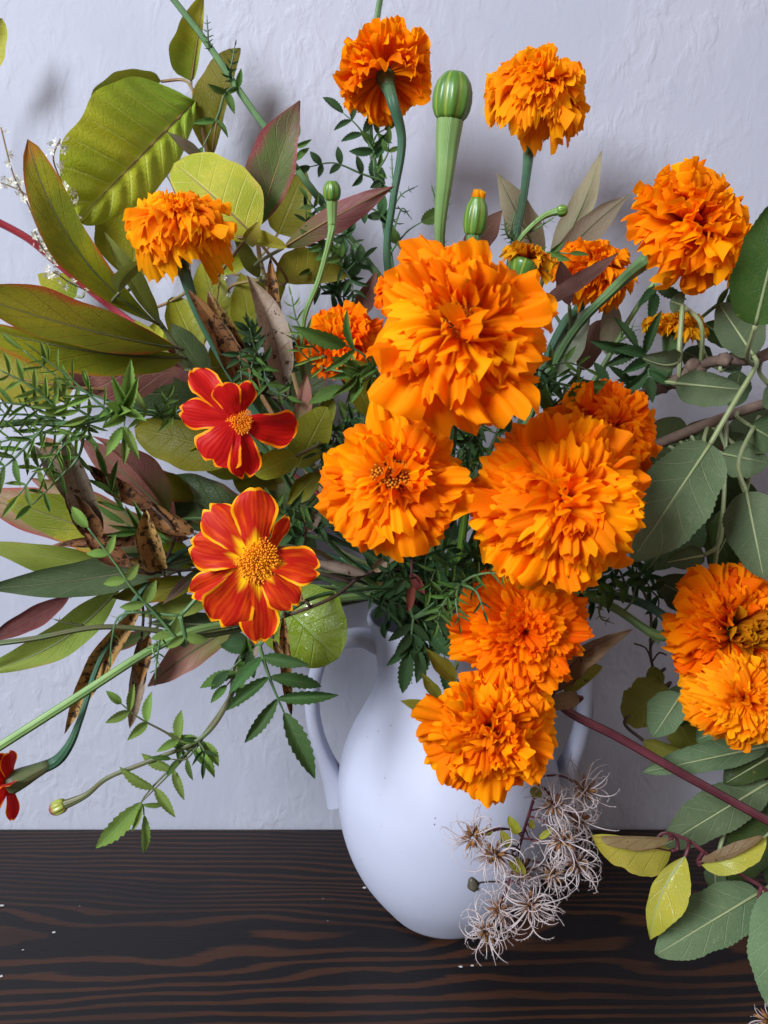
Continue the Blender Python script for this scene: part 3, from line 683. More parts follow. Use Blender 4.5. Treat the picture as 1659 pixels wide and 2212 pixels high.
red_marigold('scarlet marigold with thin yellow petal edges, upper of the two red ones', (512, 908), [
    (412, 796, 34, 0.004, 10, 0.04), (478, 826, 34, -0.006, -14, 0.05), (384, 886, 36, 0.000, 6, 0.05), (452, 1003, 58, -0.002, 0, 0.06),
    (532, 1036, 40, 0.004, -25, 0.05), (646, 925, 52, 0.010, 15, 0.06), (541, 822, 24, 0.002, 40, 0.06)], P_R1, D_OB, 27, [(600, 1000, 0.40), (720, 1180, 0.46)], 0.355, (-0.15, -0.95, 0.2))
red_marigold('red marigold with broad yellow petal bases, lower of the two red ones', (552, 1212), [
    (444, 1092, 46, 0.004, 8, 0.06), (550, 1050, 52, 0.002, 0, 0.06), (406, 1176, 50, 0.000, -6, 0.06), (408, 1286, 32, 0.008, 10, 0.06),
    (466, 1352, 60, -0.002, 0, 0.06), (562, 1392, 44, 0.003, -12, 0.06), (640, 1316, 42, 0.000, 8, 0.06), (694, 1232, 48, 0.006, -10, 0.06),
    (622, 1112, 24, 0.006, 34, 0.06)], P_R2, D_YL, 43, [(680, 1190, 0.42), (760, 1240, 0.46)], 0.345, (-0.05, -0.97, 0.1), S_OR)
t = thing('red_marigold', 'red marigold cut by the left edge, on a curved green stem', 'marigold', MOUTH + V((0, 0, -0.15)), 'red marigolds at left of the bouquet')
C = at(18, 1694, 0.40); ax = (at(-40, 1722, 0.395) - C).normalized(); R = 100 * mpp(C)
hd = put('flower_head', calyx_mesh(R, S_BN, 0.9, 0.24, 0.12), zframe(C, ax), t)
for i, (u, v, hw, dY, roll) in enumerate([(16, 1622, 26, -0.004, 50), (26, 1775, 24, -0.006, -50), (-30, 1640, 34, -0.012, 20), (-40, 1740, 34, -0.012, -20), (10, 1700, 26, -0.014, 70)]):
    T = at(u, v, 0.40 + dY); leaf(hd, C + (T - C) * 0.04, T, hw, None, P_R1, 'red', roll=roll, arch=0.06, notch=0.05, name='petal', rows=16, cols=12)
flower_stem(t, C - ax * (R * 0.88), ax, [(152, 1606, 0.407), (174, 1552, 0.41), (230, 1400, 0.43), (420, 1180, 0.46)], 0.0016, 0.0036, S_BL, lead=0.004)

# ------------------------------------------------------------------ buds
def bud(label, c, r, h, axis, mat, smat, via, Y, swell=0.05, top=None, neck=0.0, stemr=0.0017, petals=0, end=None, open_=0.5, lead=0.012):
    t = thing('marigold_bud', label, 'bud', MOUTH + V((0, 0, -0.15)), 'marigold buds')
    C = at(c[0], c[1], Y); k = mpp(C); R = r * k; Hh = h * k; ax = V(axis).normalized()
    pr = [(R * 0.70, 0), (R * 0.84, Hh * 0.08), (R * 0.95, Hh * 0.22), (R, Hh * 0.42), (R * 0.97, Hh * 0.62), (R * 0.86, Hh * 0.80), (R * 0.66, Hh * 0.93), (R * open_, Hh * 0.99), (R * 0.2, Hh * 0.97)]
    b = put('bud', mk('bud', *lathe_data(pr, 40, 0.22, 8, lambda f: math.sin(PI * min(1, 0.15 + f)))[:2], mat, lathe_data(pr, 40)[2]), zframe(C - ax * Hh * 0.5, ax), t)
    for i in range(petals):
        a = i * 2.4; f = 0.25 + 0.55 * (i / max(1, petals - 1))
        d = V((math.cos(a) * 0.25 * f, math.sin(a) * 0.25 * f, 1)).normalized()
        lm = frame(V((math.cos(a) * R * 0.75 * f, math.sin(a) * R * 0.75 * f, Hh * 0.8)), d, V((-math.cos(a), -math.sin(a), 0)))
        put('petal', pmesh('spoon', P_YG, i % 8), zframe(C - ax * Hh * 0.5, ax) @ lm @ M.Diagonal((Hh * 0.42, Hh * 0.36, Hh * 0.36, 1)), b)
    flower_stem(t, C - ax * (Hh * 0.5 - 0.0005), ax, via, stemr, R * 0.78, smat, swell, lead=lead, end=end)
    return t
bud('large round ribbed green bud on a thick neck, high in the middle', (978, 208), 40, 94, (0.10, -0.1, 0.98), B_GR, S_LT, [(962, 370, 0.4225), (951, 480, 0.427), (950, 560, 0.434)], 0.42, 0.07, stemr=0.0024)
bud('small green bud on a thin curved stem above the left orange bloom', (717, 412), 18, 40, (0.02, -0.15, 0.98), B_GR, S_LT, [(716, 500, 0.40), (690, 600, 0.405), (655, 700, 0.41), (680, 900, 0.44)], 0.40, 0.03, stemr=0.0014)
bud('tiny green bud nodding right among feathery bracts before tan leaves', (1215, 455), 12, 22, (0.95, -0.2, 0.18), B_GR, S_LT, [(1160, 478, 0.42), (1112, 535, 0.425), (1080, 700, 0.44)], 0.42, 0.02, stemr=0.0012, lead=0.004)
bud('green bud with yellow petal tips emerging, above the largest bloom', (1028, 468), 24, 78, (0.10, -0.1, 0.98), B_GR, S_GR, [(1010, 570, 0.42), (1000, 700, 0.44)], 0.41, 0.03, petals=16, stemr=0.0016, open_=0.62)
bud('small yellowish bud with a pink tip at the far lower left', (125, 1744), 16, 34, (-0.92, -0.1, -0.38), B_YL, S_BN, [(230, 1682, 0.402), (320, 1645, 0.405), (440, 1590, 0.41), (495, 1510, 0.415), (530, 1400, 0.43), (640, 1250, 0.455)], 0.40, 0.025, stemr=0.0013)

# ------------------------------------------------------------------ leafy branches
def branch(name, label, cat, path, r0, r1, mat, group=None, frommouth=True, name_stem='stem'):
    P = [p if isinstance(p, V) else at(*p) for p in path]
    if frommouth:
        mm = mouth(P[0])
        ex = []
        if P[0].z < 0.225:
            o = V((P[0].x - mm[1].x, P[0].y - mm[1].y, 0))
            ex = [mm[1] + o.normalized() * min(0.02, o.length * 0.4) + V((0, 0, 0.014))]
        P = mm + ex + P
    t = thing(name, label, cat, P[0], group)
    pts = spline(P, 8)
    tube(name_stem, pts, lambda f: r0 + (r1 - r0) * f, mat, t, 8)
    return t, pts

# -- yellow-green broad leaves, upper left
b1, n1 = branch('yellow_leaf_branch', 'leafy branch with broad yellow-green leaves and orange stalks at upper left', 'leafy branch', [(640, 980, 0.52), (520, 760, 0.55), (475, 560, 0.555), (450, 380, 0.56), (445, 320, 0.56), (417, 195, 0.56)], 0.0026, 0.0012, S_OR)
Lf = lambda *a, **k: leaf(b1, *a, near=n1, petm=S_OR, **k)
Lf((418, 222, 0.555), (164, 480, 0.50), 64, 142, L_YG, 'obov', fold=0.10, arch=0.05, quilt=0.0036, wave=0.012, rows=48, cols=20, rib=(S_OR, 0.0010))
Lf((348, 176, 0.575), (198, 208, 0.56), 6, 44, L_OL, 'ell', roll=-20, arch=0.03)
Lf((413, 176, 0.56), (441, -14, 0.545), 56, 10, L_YG, 'ov', arch=0.05, rib=(S_OR, 0.0007))
Lf((458, 335, 0.565), (520, 102, 0.555), 62, 14, L_OL, 'ell', arch=0.04, bend=-10, rib=(S_OR, 0.0007))
Lf((552, 512, 0.475), (370, 342, 0.475), 66, 92, L_YL, 'ell', arch=0.06, wave=0.02, roll=8, rib=(S_OR, 0.0007))
Lf((445, 350, 0.50), (360, 284, 0.48), 12, 16, L_TN, 'lance', fold=0.5, arch=0.05)
Lf((285, 600, 0.545), (305, 396, 0.55), 88, 70, L_OL, 'ell', arch=0.05)
Lf((600, 505, 0.55), (660, 362, 0.545), 40, 55, L_OL, 'ov', arch=0.04)
Lf((597, 602, 0.50), (748, 597, 0.485), 66, 14, L_YL, 'ell', arch=0.04, wave=0.015)
Lf((490, 760, 0.53), (438, 560, 0.53), 40, 42, L_OL, 'ell', arch=0.05)
Lf((545, 740, 0.52), (520, 590, 0.52), 36, 40, L_YG, 'ov', arch=0.05)
Lf((430, 770, 0.54), (372, 640, 0.55), 40, 40, L_OL, 'ell', arch=0.05)
Lf((520, 700, 0.535), (610, 590, 0.54), 40, 40, L_OL, 'ell')
Lf((530, 514, 0.47), (618, 535, 0.46), 26, 10, L_YL, 'ell', arch=0.14, fold=0.5)
Lf((528, 520, 0.465), (560, 478, 0.455), 10, 26, L_YL, 'ell', arch=0.2, fold=0.4)
Lf((470, 590, 0.53), (540, 560, 0.53), 26, 14, L_YG, 'ell', arch=0.06)
# -- purple-flushed leaves
b2, n2 = branch('purple_leaf_sprig', 'sprig with purple and pink flushed pointed leaves above the brown pods', 'leafy branch', [(690, 960, 0.50), (610, 720, 0.51), (562, 560, 0.51), (555, 500, 0.51)], 0.0020, 0.0014, S_OR)
leaf(b2, (556, 490, 0.50), (647, 218, 0.48), 66, 40, L_PU, 'lance', arch=0.04, fold=0.28, near=n2, rib=(S_OR, 0.0006))
leaf(b2, (612, 535, 0.47), (856, 405, 0.45), 32, 34, L_PK, 'lance', arch=0.06, fold=-0.45, roll=-18, near=n2, rib=(S_OR, 0.0006))
leaf(b2, (560, 600, 0.50), (505, 500, 0.48), 18, 18, L_PG, 'lance', arch=0.05, fold=0.3, near=n2)
leaf(b2, (770, 690, 0.49), (812, 588, 0.48), 22, 22, L_TR, 'lance', fold=0.3, near=n2)
# -- long red-edged leaves on the left
b3, n3 = branch('red_edged_branch', 'branch of long red-edged green leaves reaching out to the left edge', 'leafy branch', [(640, 1040, 0.50), (500, 880, 0.495), (400, 775, 0.485), (340, 690, 0.48), (270, 600, 0.475)], 0.0026, 0.0013, S_BN)
Lr = lambda *a, **k: leaf(b3, *a, near=n3, petm=S_BN, **k)
Lr((345, 702, 0.475), (58, 304, 0.42), 50, 48, L_PE, 'oblance', bend=-46, arch=0.05, fold=0.42, roll=-12, rib=(S_BN, 0.0009))
Lr((385, 752, 0.475), (-60, 640, 0.41), 56, 60, L_PE, 'oblance', bend=-18, arch=0.07, fold=0.34, roll=14, rib=(S_BN, 0.0009))
Lr((395, 772, 0.48), (-80, 690, 0.43), 50, 28, L_PE, 'ell', bend=-16, arch=0.06, fold=0.34, roll=-10, rib=(S_BN, 0.0009))
Lr((400, 800, 0.50), (78, 782, 0.49), 60, 30, L_MR, 'lance', bend=-14, arch=0.03)
Lr((345, 700, 0.48), (225, 500, 0.465), 14, 30, L_PG, 'lance', bend=-4, fold=0.4)
Lr((258, 632, 0.45), (348, 540, 0.435), 30, 14, L_PG, 'lance', bend=-26, arch=0.18, fold=0.45, roll=20)
Lr((430, 850, 0.50), (230, 850, 0.50), 46, 40, L_DK, 'lance', arch=0.04)
Lr((480, 900, 0.50), (330, 960, 0.51), 46, 40, L_OL, 'ell', arch=0.05)
Lr((520, 980, 0.50), (284, 922, 0.505), 62, 44, L_OL, 'ell', arch=0.05)
Lr((450, 820, 0.51), (370, 700, 0.52), 34, 34, L_DK, 'lance', arch=0.05)
Lr((360, 760, 0.50), (290, 690, 0.51), 22, 14, L_YG, 'lance', fold=0.3)
# -- lower left fan
b4, n4 = branch('lower_leaf_branch', 'branch of broad reddish and olive leaves low at the left edge', 'leafy branch', [(680, 1230, 0.485), (540, 1200, 0.48), (430, 1190, 0.48), (300, 1170, 0.48)], 0.0026, 0.0012, S_BN)
Lq = lambda *a, **k: leaf(b4, *a, near=n4, petm=S_BN, **k)
Lq((420, 1222, 0.475), (12, 1080, 0.45), 52, 66, L_PE, 'ell', arch=0.05, fold=0.1, rib=(S_BN, 0.0008))
Lq((330, 1180, 0.50), (-60, 1068, 0.48), 50, 56, L_PK, 'ell', arch=0.05, rib=(S_BN, 0.0008))
Lq((300, 1240, 0.49), (-60, 1170, 0.46), 44, 26, L_PG, 'lance', arch=0.05, fold=0.2)
Lq((420, 1205, 0.46), (-50, 1272, 0.42), 36, 44, L_AM, 'lance', bend=-12, arch=0.04, fold=0.12, rib=(S_BN, 0.0007))
Lq((262, 1262, 0.47), (-60, 1462, 0.425), 36, 48, L_PG, 'lance', bend=-30, arch=0.06, fold=0.42, roll=-16, rib=(S_PT, 0.0008))
Lq((150, 1290, 0.50), (-40, 1392, 0.47), 26, 22, L_MR, 'lance', arch=0.04)
Lq((380, 1130, 0.49), (170, 948, 0.47), 42, 48, L_MR, 'lance', bend=8, arch=0.05, fold=0.2, rib=(S_BN, 0.0008))
Lq((365, 1120, 0.46), (202, 944, 0.44), 10, 40, L_PK, 'lance', bend=24, arch=0.05, fold=0.25)
Lq((470, 1150, 0.50), (240, 980, 0.51), 46, 44, L_DK, 'lance', arch=0.04)
Lq((560, 1130, 0.50), (330, 1040, 0.51), 56, 50, L_DK, 'ell', arch=0.04)
Lq((500, 1350, 0.47), (318, 1346, 0.46), 20, 26, L_AM, 'lance', arch=0.03, rib=(S_PT, 0.0007))
Lq((505, 1352, 0.46), (314, 1486, 0.445), 34, 40, L_PK, 'lance', bend=6, arch=0.05, fold=0.15, rib=(S_BN, 0.0007))
Lq((330, 1362, 0.475), (190, 1420, 0.465), 16, 18, L_PU, 'lance', fold=0.15)
Lq((440, 1225, 0.44), (351, 1306, 0.43), 8, 14, L_PU, 'lance', fold=0.3)
Lq((170, 1090, 0.485), (100, 945, 0.475), 34, 30, L_PK, 'ell', arch=0.03)
Lq((330, 1150, 0.46), (150, 1100, 0.455), 30, 36, L_PK, 'lance', arch=0.05, fold=0.2)
Lq((360, 1200, 0.465), (190, 1210, 0.455), 26, 30, L_PU, 'lance', arch=0.05, fold=0.25)
Lq((300, 1130, 0.47), (60, 1030, 0.465), 34, 30, L_PK, 'lance', arch=0.05, fold=0.2)
Lq((430, 1260, 0.455), (240, 1290, 0.445), 26, 34, L_PE, 'lance', arch=0.05, fold=0.25)
Lq((460, 1300, 0.46), (300, 1330, 0.455), 22, 28, L_PG, 'lance', arch=0.05, fold=0.3)
Lq((420, 1080, 0.47), (300, 1010, 0.465), 30, 30, L_PE, 'lance', arch=0.05, fold=0.25)
Lq((540, 1385, 0.475), (452, 1392, 0.47), 14, 26, L_AM, 'lance')
# -- centre-left leaves around red marigolds
b5, n5 = branch('olive_leaf_sprig', 'short sprig of olive and yellow-green leaves right of the scarlet bloom', 'leafy branch', [(760, 1140, 0.45), (690, 1030, 0.425), (640, 960, 0.42)], 0.0018, 0.0012, S_BN)
Lo = lambda *a, **k: leaf(b5, *a, near=n5, petm=S_BN, **k)
Lo((640, 1010, 0.40), (706, 880, 0.40), 46, 40, L_OL, 'ell', arch=0.05)
Lo((640, 985, 0.385), (548, 1024, 0.38), 28, 34, L_YG, 'ell', arch=0.05)
Lo((640, 930, 0.41), (662, 806, 0.40), 14, 26, L_PK, 'lance', fold=0.4, arch=0.06)
Lo((800, 900, 0.40), (750, 780, 0.39), 24, 56, L_OL, 'ell', arch=0.04)
Lo((700, 1120, 0.42), (600, 1050, 0.43), 34, 34, L_DK, 'ell', arch=0.04)
Lo((690, 1020, 0.41), (620, 1090, 0.41), 26, 26, L_OL, 'lance', arch=0.05)
Lo((700, 960, 0.425), (640, 860, 0.43), 40, 40, L_DK, 'ell')
# -- wet lime leaf by the vase neck
b6, n6 = branch('lime_leaf', 'round wet lime-green leaf hanging left of the vase neck', 'leaf', [(640, 1270, 0.455), (612, 1300, 0.45)], 0.0012, 0.0009, S_LT)
leaf(b6, (600, 1296, 0.45), (726, 1418, 0.425), 92, 84, L_LM, 'round', arch=0.05, wave=0.012, near=n6, rib=(S_LT, 0.0006), rows=32, cols=12)

# -- red stemmed blossom branch at the left
b7, n7 = branch('blossom_branch', 'crimson stem with sprays of tiny cream blossoms at the left edge', 'blossom branch', [(600, 1000, 0.53), (420, 800, 0.555), (240, 664, 0.565), (130, 574, 0.56), (60, 515, 0.55), (-40, 462, 0.54)], 0.0030, 0.0024, S_RD)
def blossom_mesh():
    vs, fs = [], []
    for k in range(5):
        a = 2 * PI * k / 5; d = V((math.cos(a), math.sin(a), 0)); s = V((-math.sin(a), math.cos(a), 0)); b = len(vs)
        vs += [V((0, 0, 0)), d * 0.6 + s * 0.28 + V((0, 0, .25)), d * 1.0 + V((0, 0, .45)), d * 0.6 - s * 0.28 + V((0, 0, .25))]; fs.append((b, b + 1, b + 2, b + 3))
    for k in range(5):
        a = 2 * PI * k / 5 + .6; b = len(vs); d = V((math.cos(a) * .25, math.sin(a) * .25, 1.0))
        vs += [V((0.05, 0, 0)), V((-.05, 0, 0)), d]; fs.append((b, b + 1, b + 2))
    return mk('blossom', vs, fs, W_BL)
BLM = blossom_mesh()
def spray(parent, path, n, seed, spread=14, size=7):
    r = random.Random(seed); P = [at(*p) for p in path]; pts = spline(P, 10)
    o = tube('blossom_spray', pts, 0.0005, S_OR, parent, 5); k = mpp(P[0])
    for i in range(n):
        p = pts[int((0.12 + 0.88 * r.random()) * (len(pts) - 1))] + V((r.uniform(-1, 1), r.uniform(-1, 1), r.uniform(-1, 1))) * spread * k
        size_ = 1.0; d = V((r.uniform(-1, 1), -0.6 + r.uniform(-.6, .6), r.uniform(-1, 1)))
        put('blossom', BLM, zframe(p, d) @ M.Scale(size * size_ * k * r.uniform(0.7, 1.3), 4), o)
spray(b7, [(140, 578, 0.55), (95, 520, 0.54), (60, 440, 0.53), (30, 380, 0.525), (2, 275, 0.52)], 26, 1, 16, 9)
spray(b7, [(120, 565, 0.555), (85, 480, 0.55), (55, 420, 0.545), (-10, 390, 0.54)], 20, 2, 14, 9)
spray(b7, [(150, 590, 0.55), (95, 540, 0.54), (75, 500, 0.53)], 18, 3, 14, 8)
spray(b7, [(215, 640, 0.55), (150, 610, 0.54), (120, 590, 0.53), (108, 588, 0.53)], 22, 4, 12, 8)
spray(b7, [(170, 600, 0.55), (160, 470, 0.49), (135, 400, 0.485), (115, 340, 0.48), (130, 300, 0.478)], 24, 5, 16, 8)
spray(b7, [(420, 800, 0.555), (470, 640, 0.52), (470, 570, 0.51), (440, 545, 0.505)], 26, 6, 22, 6)
spray(b7, [(420, 800, 0.555), (400, 500, 0.56), (350, 370, 0.555), (300, 390, 0.55)], 14, 7, 14, 5)
leaf(b7, (165, 640, 0.565), (80, 592, 0.56), 34, 30, L_YG, 'ov', arch=0.05, near=n7)
leaf(b7, (160, 838, 0.485), (-70, 800, 0.465), 62, 66, L_YL, 'ell', arch=0.05, near=n7, petm=S_OR, rib=(S_OR, 0.0009))
leaf(b7, (150, 790, 0.535), (-30, 735, 0.53), 40, 44, L_YG, 'ell', arch=0.05, near=n7)
leaf(b7, (-60, 180, 0.56), (4, 40, 0.56), 24, 34, L_YL, 'ell', arch=0.05, pet=[(-70, 260, 0.56), (-60, 400, 0.55), (-40, 462, 0.54)], petm=S_OR)
leaf(b7, (300, 800, 0.54), (345, 690, 0.55), 20, 26, L_YG, 'ell', near=n7)

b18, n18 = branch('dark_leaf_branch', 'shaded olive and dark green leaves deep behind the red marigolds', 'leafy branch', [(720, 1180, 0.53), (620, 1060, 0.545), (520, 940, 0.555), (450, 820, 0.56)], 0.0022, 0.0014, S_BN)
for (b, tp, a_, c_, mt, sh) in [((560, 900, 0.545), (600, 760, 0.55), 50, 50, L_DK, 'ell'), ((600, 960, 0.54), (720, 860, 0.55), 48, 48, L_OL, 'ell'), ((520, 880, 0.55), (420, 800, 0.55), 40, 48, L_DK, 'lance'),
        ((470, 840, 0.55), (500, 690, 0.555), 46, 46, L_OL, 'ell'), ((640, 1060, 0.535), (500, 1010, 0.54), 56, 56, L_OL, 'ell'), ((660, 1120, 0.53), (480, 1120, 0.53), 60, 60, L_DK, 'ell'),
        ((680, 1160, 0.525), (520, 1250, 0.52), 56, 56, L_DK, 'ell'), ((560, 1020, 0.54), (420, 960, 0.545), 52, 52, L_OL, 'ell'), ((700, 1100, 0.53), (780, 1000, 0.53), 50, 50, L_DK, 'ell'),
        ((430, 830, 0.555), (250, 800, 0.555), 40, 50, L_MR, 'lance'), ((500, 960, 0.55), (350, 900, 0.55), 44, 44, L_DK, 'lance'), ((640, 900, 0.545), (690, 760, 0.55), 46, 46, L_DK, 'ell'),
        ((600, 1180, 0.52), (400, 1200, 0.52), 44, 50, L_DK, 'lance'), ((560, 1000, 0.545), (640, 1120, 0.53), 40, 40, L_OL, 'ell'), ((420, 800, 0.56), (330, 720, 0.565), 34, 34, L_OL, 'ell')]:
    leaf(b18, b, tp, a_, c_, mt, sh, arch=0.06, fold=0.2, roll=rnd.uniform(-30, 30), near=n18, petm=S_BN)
b19, n19 = branch('dark_leaf_branch', 'shaded dark leaves deep behind the apple leaves at right', 'leafy branch', [(1180, 1050, 0.52), (1320, 1030, 0.54), (1450, 1010, 0.55), (1580, 1000, 0.55)], 0.0022, 0.0014, S_DK)  # branch added to darken the shadowed wall gaps between the leaves
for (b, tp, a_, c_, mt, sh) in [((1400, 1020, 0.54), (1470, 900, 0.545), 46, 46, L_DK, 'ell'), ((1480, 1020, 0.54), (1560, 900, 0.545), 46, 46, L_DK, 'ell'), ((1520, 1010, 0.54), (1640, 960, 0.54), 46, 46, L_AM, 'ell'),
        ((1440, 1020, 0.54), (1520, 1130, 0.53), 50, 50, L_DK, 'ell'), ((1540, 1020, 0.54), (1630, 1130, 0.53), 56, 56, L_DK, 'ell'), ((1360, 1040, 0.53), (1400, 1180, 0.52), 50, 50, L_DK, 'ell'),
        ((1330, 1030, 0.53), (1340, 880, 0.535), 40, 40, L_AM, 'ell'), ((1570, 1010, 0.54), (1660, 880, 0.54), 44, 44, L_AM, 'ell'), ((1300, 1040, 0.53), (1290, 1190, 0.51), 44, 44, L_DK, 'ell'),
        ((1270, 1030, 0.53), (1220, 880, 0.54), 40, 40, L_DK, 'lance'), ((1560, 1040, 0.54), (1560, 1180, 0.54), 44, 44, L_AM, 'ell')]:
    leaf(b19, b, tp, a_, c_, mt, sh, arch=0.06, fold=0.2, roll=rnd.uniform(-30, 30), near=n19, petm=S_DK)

# ------------------------------------------------------------------ dried pods
def podgroup(label, path, pods, r0=0.0012):
    t, pts = branch('dried_pod_stem', label, 'seed pods', path, r0, 0.0008, S_DW, 'dried brown seed pods')
    for (b, tp, w_, mt, kw) in pods:
        kw = dict(kw); leaf(t, b, tp, w_ * 1.25, kw.pop('wr', None), mt, kw.pop('shape', 'pod'), name='pod', near=pts, petm=S_DW, petr=0.0009, curl=kw.pop('curl', 0.9), fold=kw.pop('fold', 0.35), arch=kw.pop('arch', 0.03), wave=0.01, rib=(L_DG, 0.0004) if False else None, **kw)
    return t
podgroup('upright dried brown seed pods above the scarlet marigold', [(690, 1020, 0.46), (590, 860, 0.43), (550, 845, 0.425)], [
    ((540, 845, 0.42), (404, 624, 0.40), 22, L_DR, dict(bend=10)), ((556, 855, 0.425), (450, 628, 0.41), 30, L_DR, dict(bend=-10)),
    ((614, 838, 0.42), (533, 594, 0.41), 32, L_DG, dict(bend=14, shape='lance')), ((606, 710, 0.43), (584, 556, 0.43), 12, L_DR, dict(bend=-4))])
podgroup('cluster of curled dried brown seed pods left of the lower red marigold', [(700, 1240, 0.46), (520, 1215, 0.445), (400, 1232, 0.435), (350, 1228, 0.43)], [
    ((160, 1092, 0.42), (74, 962, 0.41), 16, L_DG, dict(bend=6)), ((214, 1160, 0.425), (138, 934, 0.41), 28, L_DG, dict(bend=-8)),
    ((215, 1165, 0.42), (140, 1060, 0.415), 24, L_DR, dict()),
    ((330, 1095, 0.425), (188, 1004, 0.42), 20, L_DR, dict(bend=-8)), ((420, 1152, 0.43), (300, 1078, 0.43), 22, L_DR, dict(bend=-10)),
    ((412, 1162, 0.44), (110, 1178, 0.43), 15, L_DR, dict(bend=4)), ((352, 1230, 0.42), (314, 1098, 0.41), 26, L_DR, dict(bend=-14)),
    ((278, 1218, 0.41), (182, 1152, 0.405), 22, L_DR, dict(bend=-6)), ((340, 1236, 0.425), (265, 1215, 0.42), 18, L_DR, dict(bend=4))])
podgroup('pair of dried brown seed pods hanging low against the wall at left', [(700, 1270, 0.475), (520, 1240, 0.46), (380, 1235, 0.45), (305, 1290, 0.445)], [
    ((308, 1305, 0.44), (142, 1582, 0.425), 24, L_DR, dict(bend=12, shape='lance')), ((306, 1375, 0.445), (280, 1574, 0.435), 17, L_DG, dict(bend=-4)),
    ((322, 1370, 0.44), (300, 1480, 0.435), 14, L_DR, dict())])
podgroup('dark dried twig with thin pods crossing in front of the vase neck', [(800, 1236, 0.425), (720, 1290, 0.415), (620, 1330, 0.41), (560, 1350, 0.42)], [
    ((806, 1232, 0.42), (862, 1194, 0.415), 12, L_DG, dict()), ((612, 1330, 0.405), (630, 1545, 0.42), 12, L_DR, dict(bend=4)),
    ((790, 1240, 0.42), (670, 1210, 0.42), 12, L_DG, dict()), ((660, 1300, 0.41), (600, 1260, 0.42), 12, L_DR, dict()),
    ((560, 1370, 0.43), (500, 1490, 0.44), 18, L_DG, dict()), ((590, 1380, 0.40), (612, 1428, 0.40), 8, L_DR, dict(shape='lance')),
    ((660, 1150, 0.42), (720, 1050, 0.42), 16, L_DG, dict())], 0.0022)

# ------------------------------------------------------------------ tan leaves behind at right
b8, n8 = branch('tan_leaf_sprig', 'sprig of upright tan and brown leaves behind the largest bloom', 'leafy branch', [(1090, 900, 0.51), (1150, 680, 0.515), (1180, 580, 0.51)], 0.0022, 0.0014, S_BN)
Lt = lambda *a, **k: leaf(b8, *a, near=n8, petm=S_BN, **k)
Lt((1170, 570, 0.50), (1075, 376, 0.48), 34, 38, L_TN, 'lance', arch=0.05, fold=-0.25, rib=(S_BN, 0.0007))
Lt((1185, 580, 0.50), (1300, 326, 0.49), 34, 28, L_TN, 'lance', bend=10, arch=0.04, fold=-0.4, rib=(S_PT, 0.0007))
Lt((1195, 575, 0.495), (1360, 420, 0.475), 30, 34, L_TN, 'lance', bend=-6, arch=0.04, fold=-0.2, rib=(S_BN, 0.0007))
Lt((1000, 560, 0.46), (1084, 455, 0.44), 28, 30, L_TR, 'lance', arch=0.04)
Lt((1160, 662, 0.44), (1338, 545, 0.43), 18, 18, L_TR, 'lance', bend=4, arch=0.06, fold=-0.2)
Lt((1190, 815, 0.49), (1275, 660, 0.48), 34, 34, L_GR, 'lance', arch=0.04, rib=(S_PT, 0.0006))
Lt((1318, 770, 0.49), (1322, 648, 0.48), 24, 24, L_TN, 'ell', arch=0.04)
Lt((1255, 800, 0.50), (1300, 690, 0.50), 26, 26, L_TR, 'ell', arch=0.03)
Lt((1230, 660, 0.46), (1210, 560, 0.45), 20, 20, L_TR, 'lance')

# ------------------------------------------------------------------ apple branches at right
def serrleaf(p, b, t, wl, wr, mat, near, shape='apple', **k):
    return leaf(p, b, t, wl, wr, mat, shape, serr=0.055, nt=22, cols=10, near=near, petm=S_PT, petr=0.0012, rib=k.pop('rib', (S_PT, 0.0009)), **k)
b9, n9 = branch('apple_branch', 'woody twig with grey-green apple leaves entering at right edge', 'leafy branch', [(1260, 960, 0.47), (1385, 858, 0.455), (1450, 828, 0.45), (1500, 792, 0.445), (1560, 778, 0.44), (1632, 775, 0.435), (1760, 700, 0.44)], 0.0042, 0.0030, S_WD)
serrleaf(b9, (1632, 702, 0.375), (1700, 420, 0.36), 74, 70, L_AD, n9, pet=[(1615, 760, 0.39), (1628, 790, 0.435)], arch=0.04, fold=0.15)
serrleaf(b9, (1628, 768, 0.425), (1552, 655, 0.44), 40, 52, L_AP, n9, arch=0.05, fold=-0.15)
serrleaf(b9, (1460, 828, 0.435), (1608, 842, 0.42), 34, 48, L_AP, n9, arch=0.07, fold=-0.2)
serrleaf(b9, (1535, 958, 0.385), (1362, 1215, 0.365), 82, 74, L_AP, None, pet=[(1580, 880, 0.39), (1628, 800, 0.405), (1636, 776, 0.435)], arch=0.05, fold=-0.12, wave=0.012)
serrleaf(b9, (1466, 782, 0.42), (1386, 772, 0.41), 12, 36, L_AP, None, pet=[(1468, 740, 0.42), (1475, 660, 0.43), (1466, 830, 0.448)], arch=0.12, bend=-10, fold=-0.1)
serrleaf(b9, (1475, 660, 0.44), (1448, 650, 0.45), 20, 26, L_AP, n9)
serrleaf(b9, (1520, 700, 0.45), (1590, 745, 0.46), 30, 24, L_AD, n9)
serrleaf(b9, (1660, 830, 0.44), (1740, 900, 0.44), 40, 40, L_AP, n9)
serrleaf(b9, (1540, 790, 0.46), (1480, 760, 0.48), 30, 30, L_AM, n9)
serrleaf(b9, (1560, 800, 0.44), (1600, 770, 0.45), 24, 24, L_AP, n9)
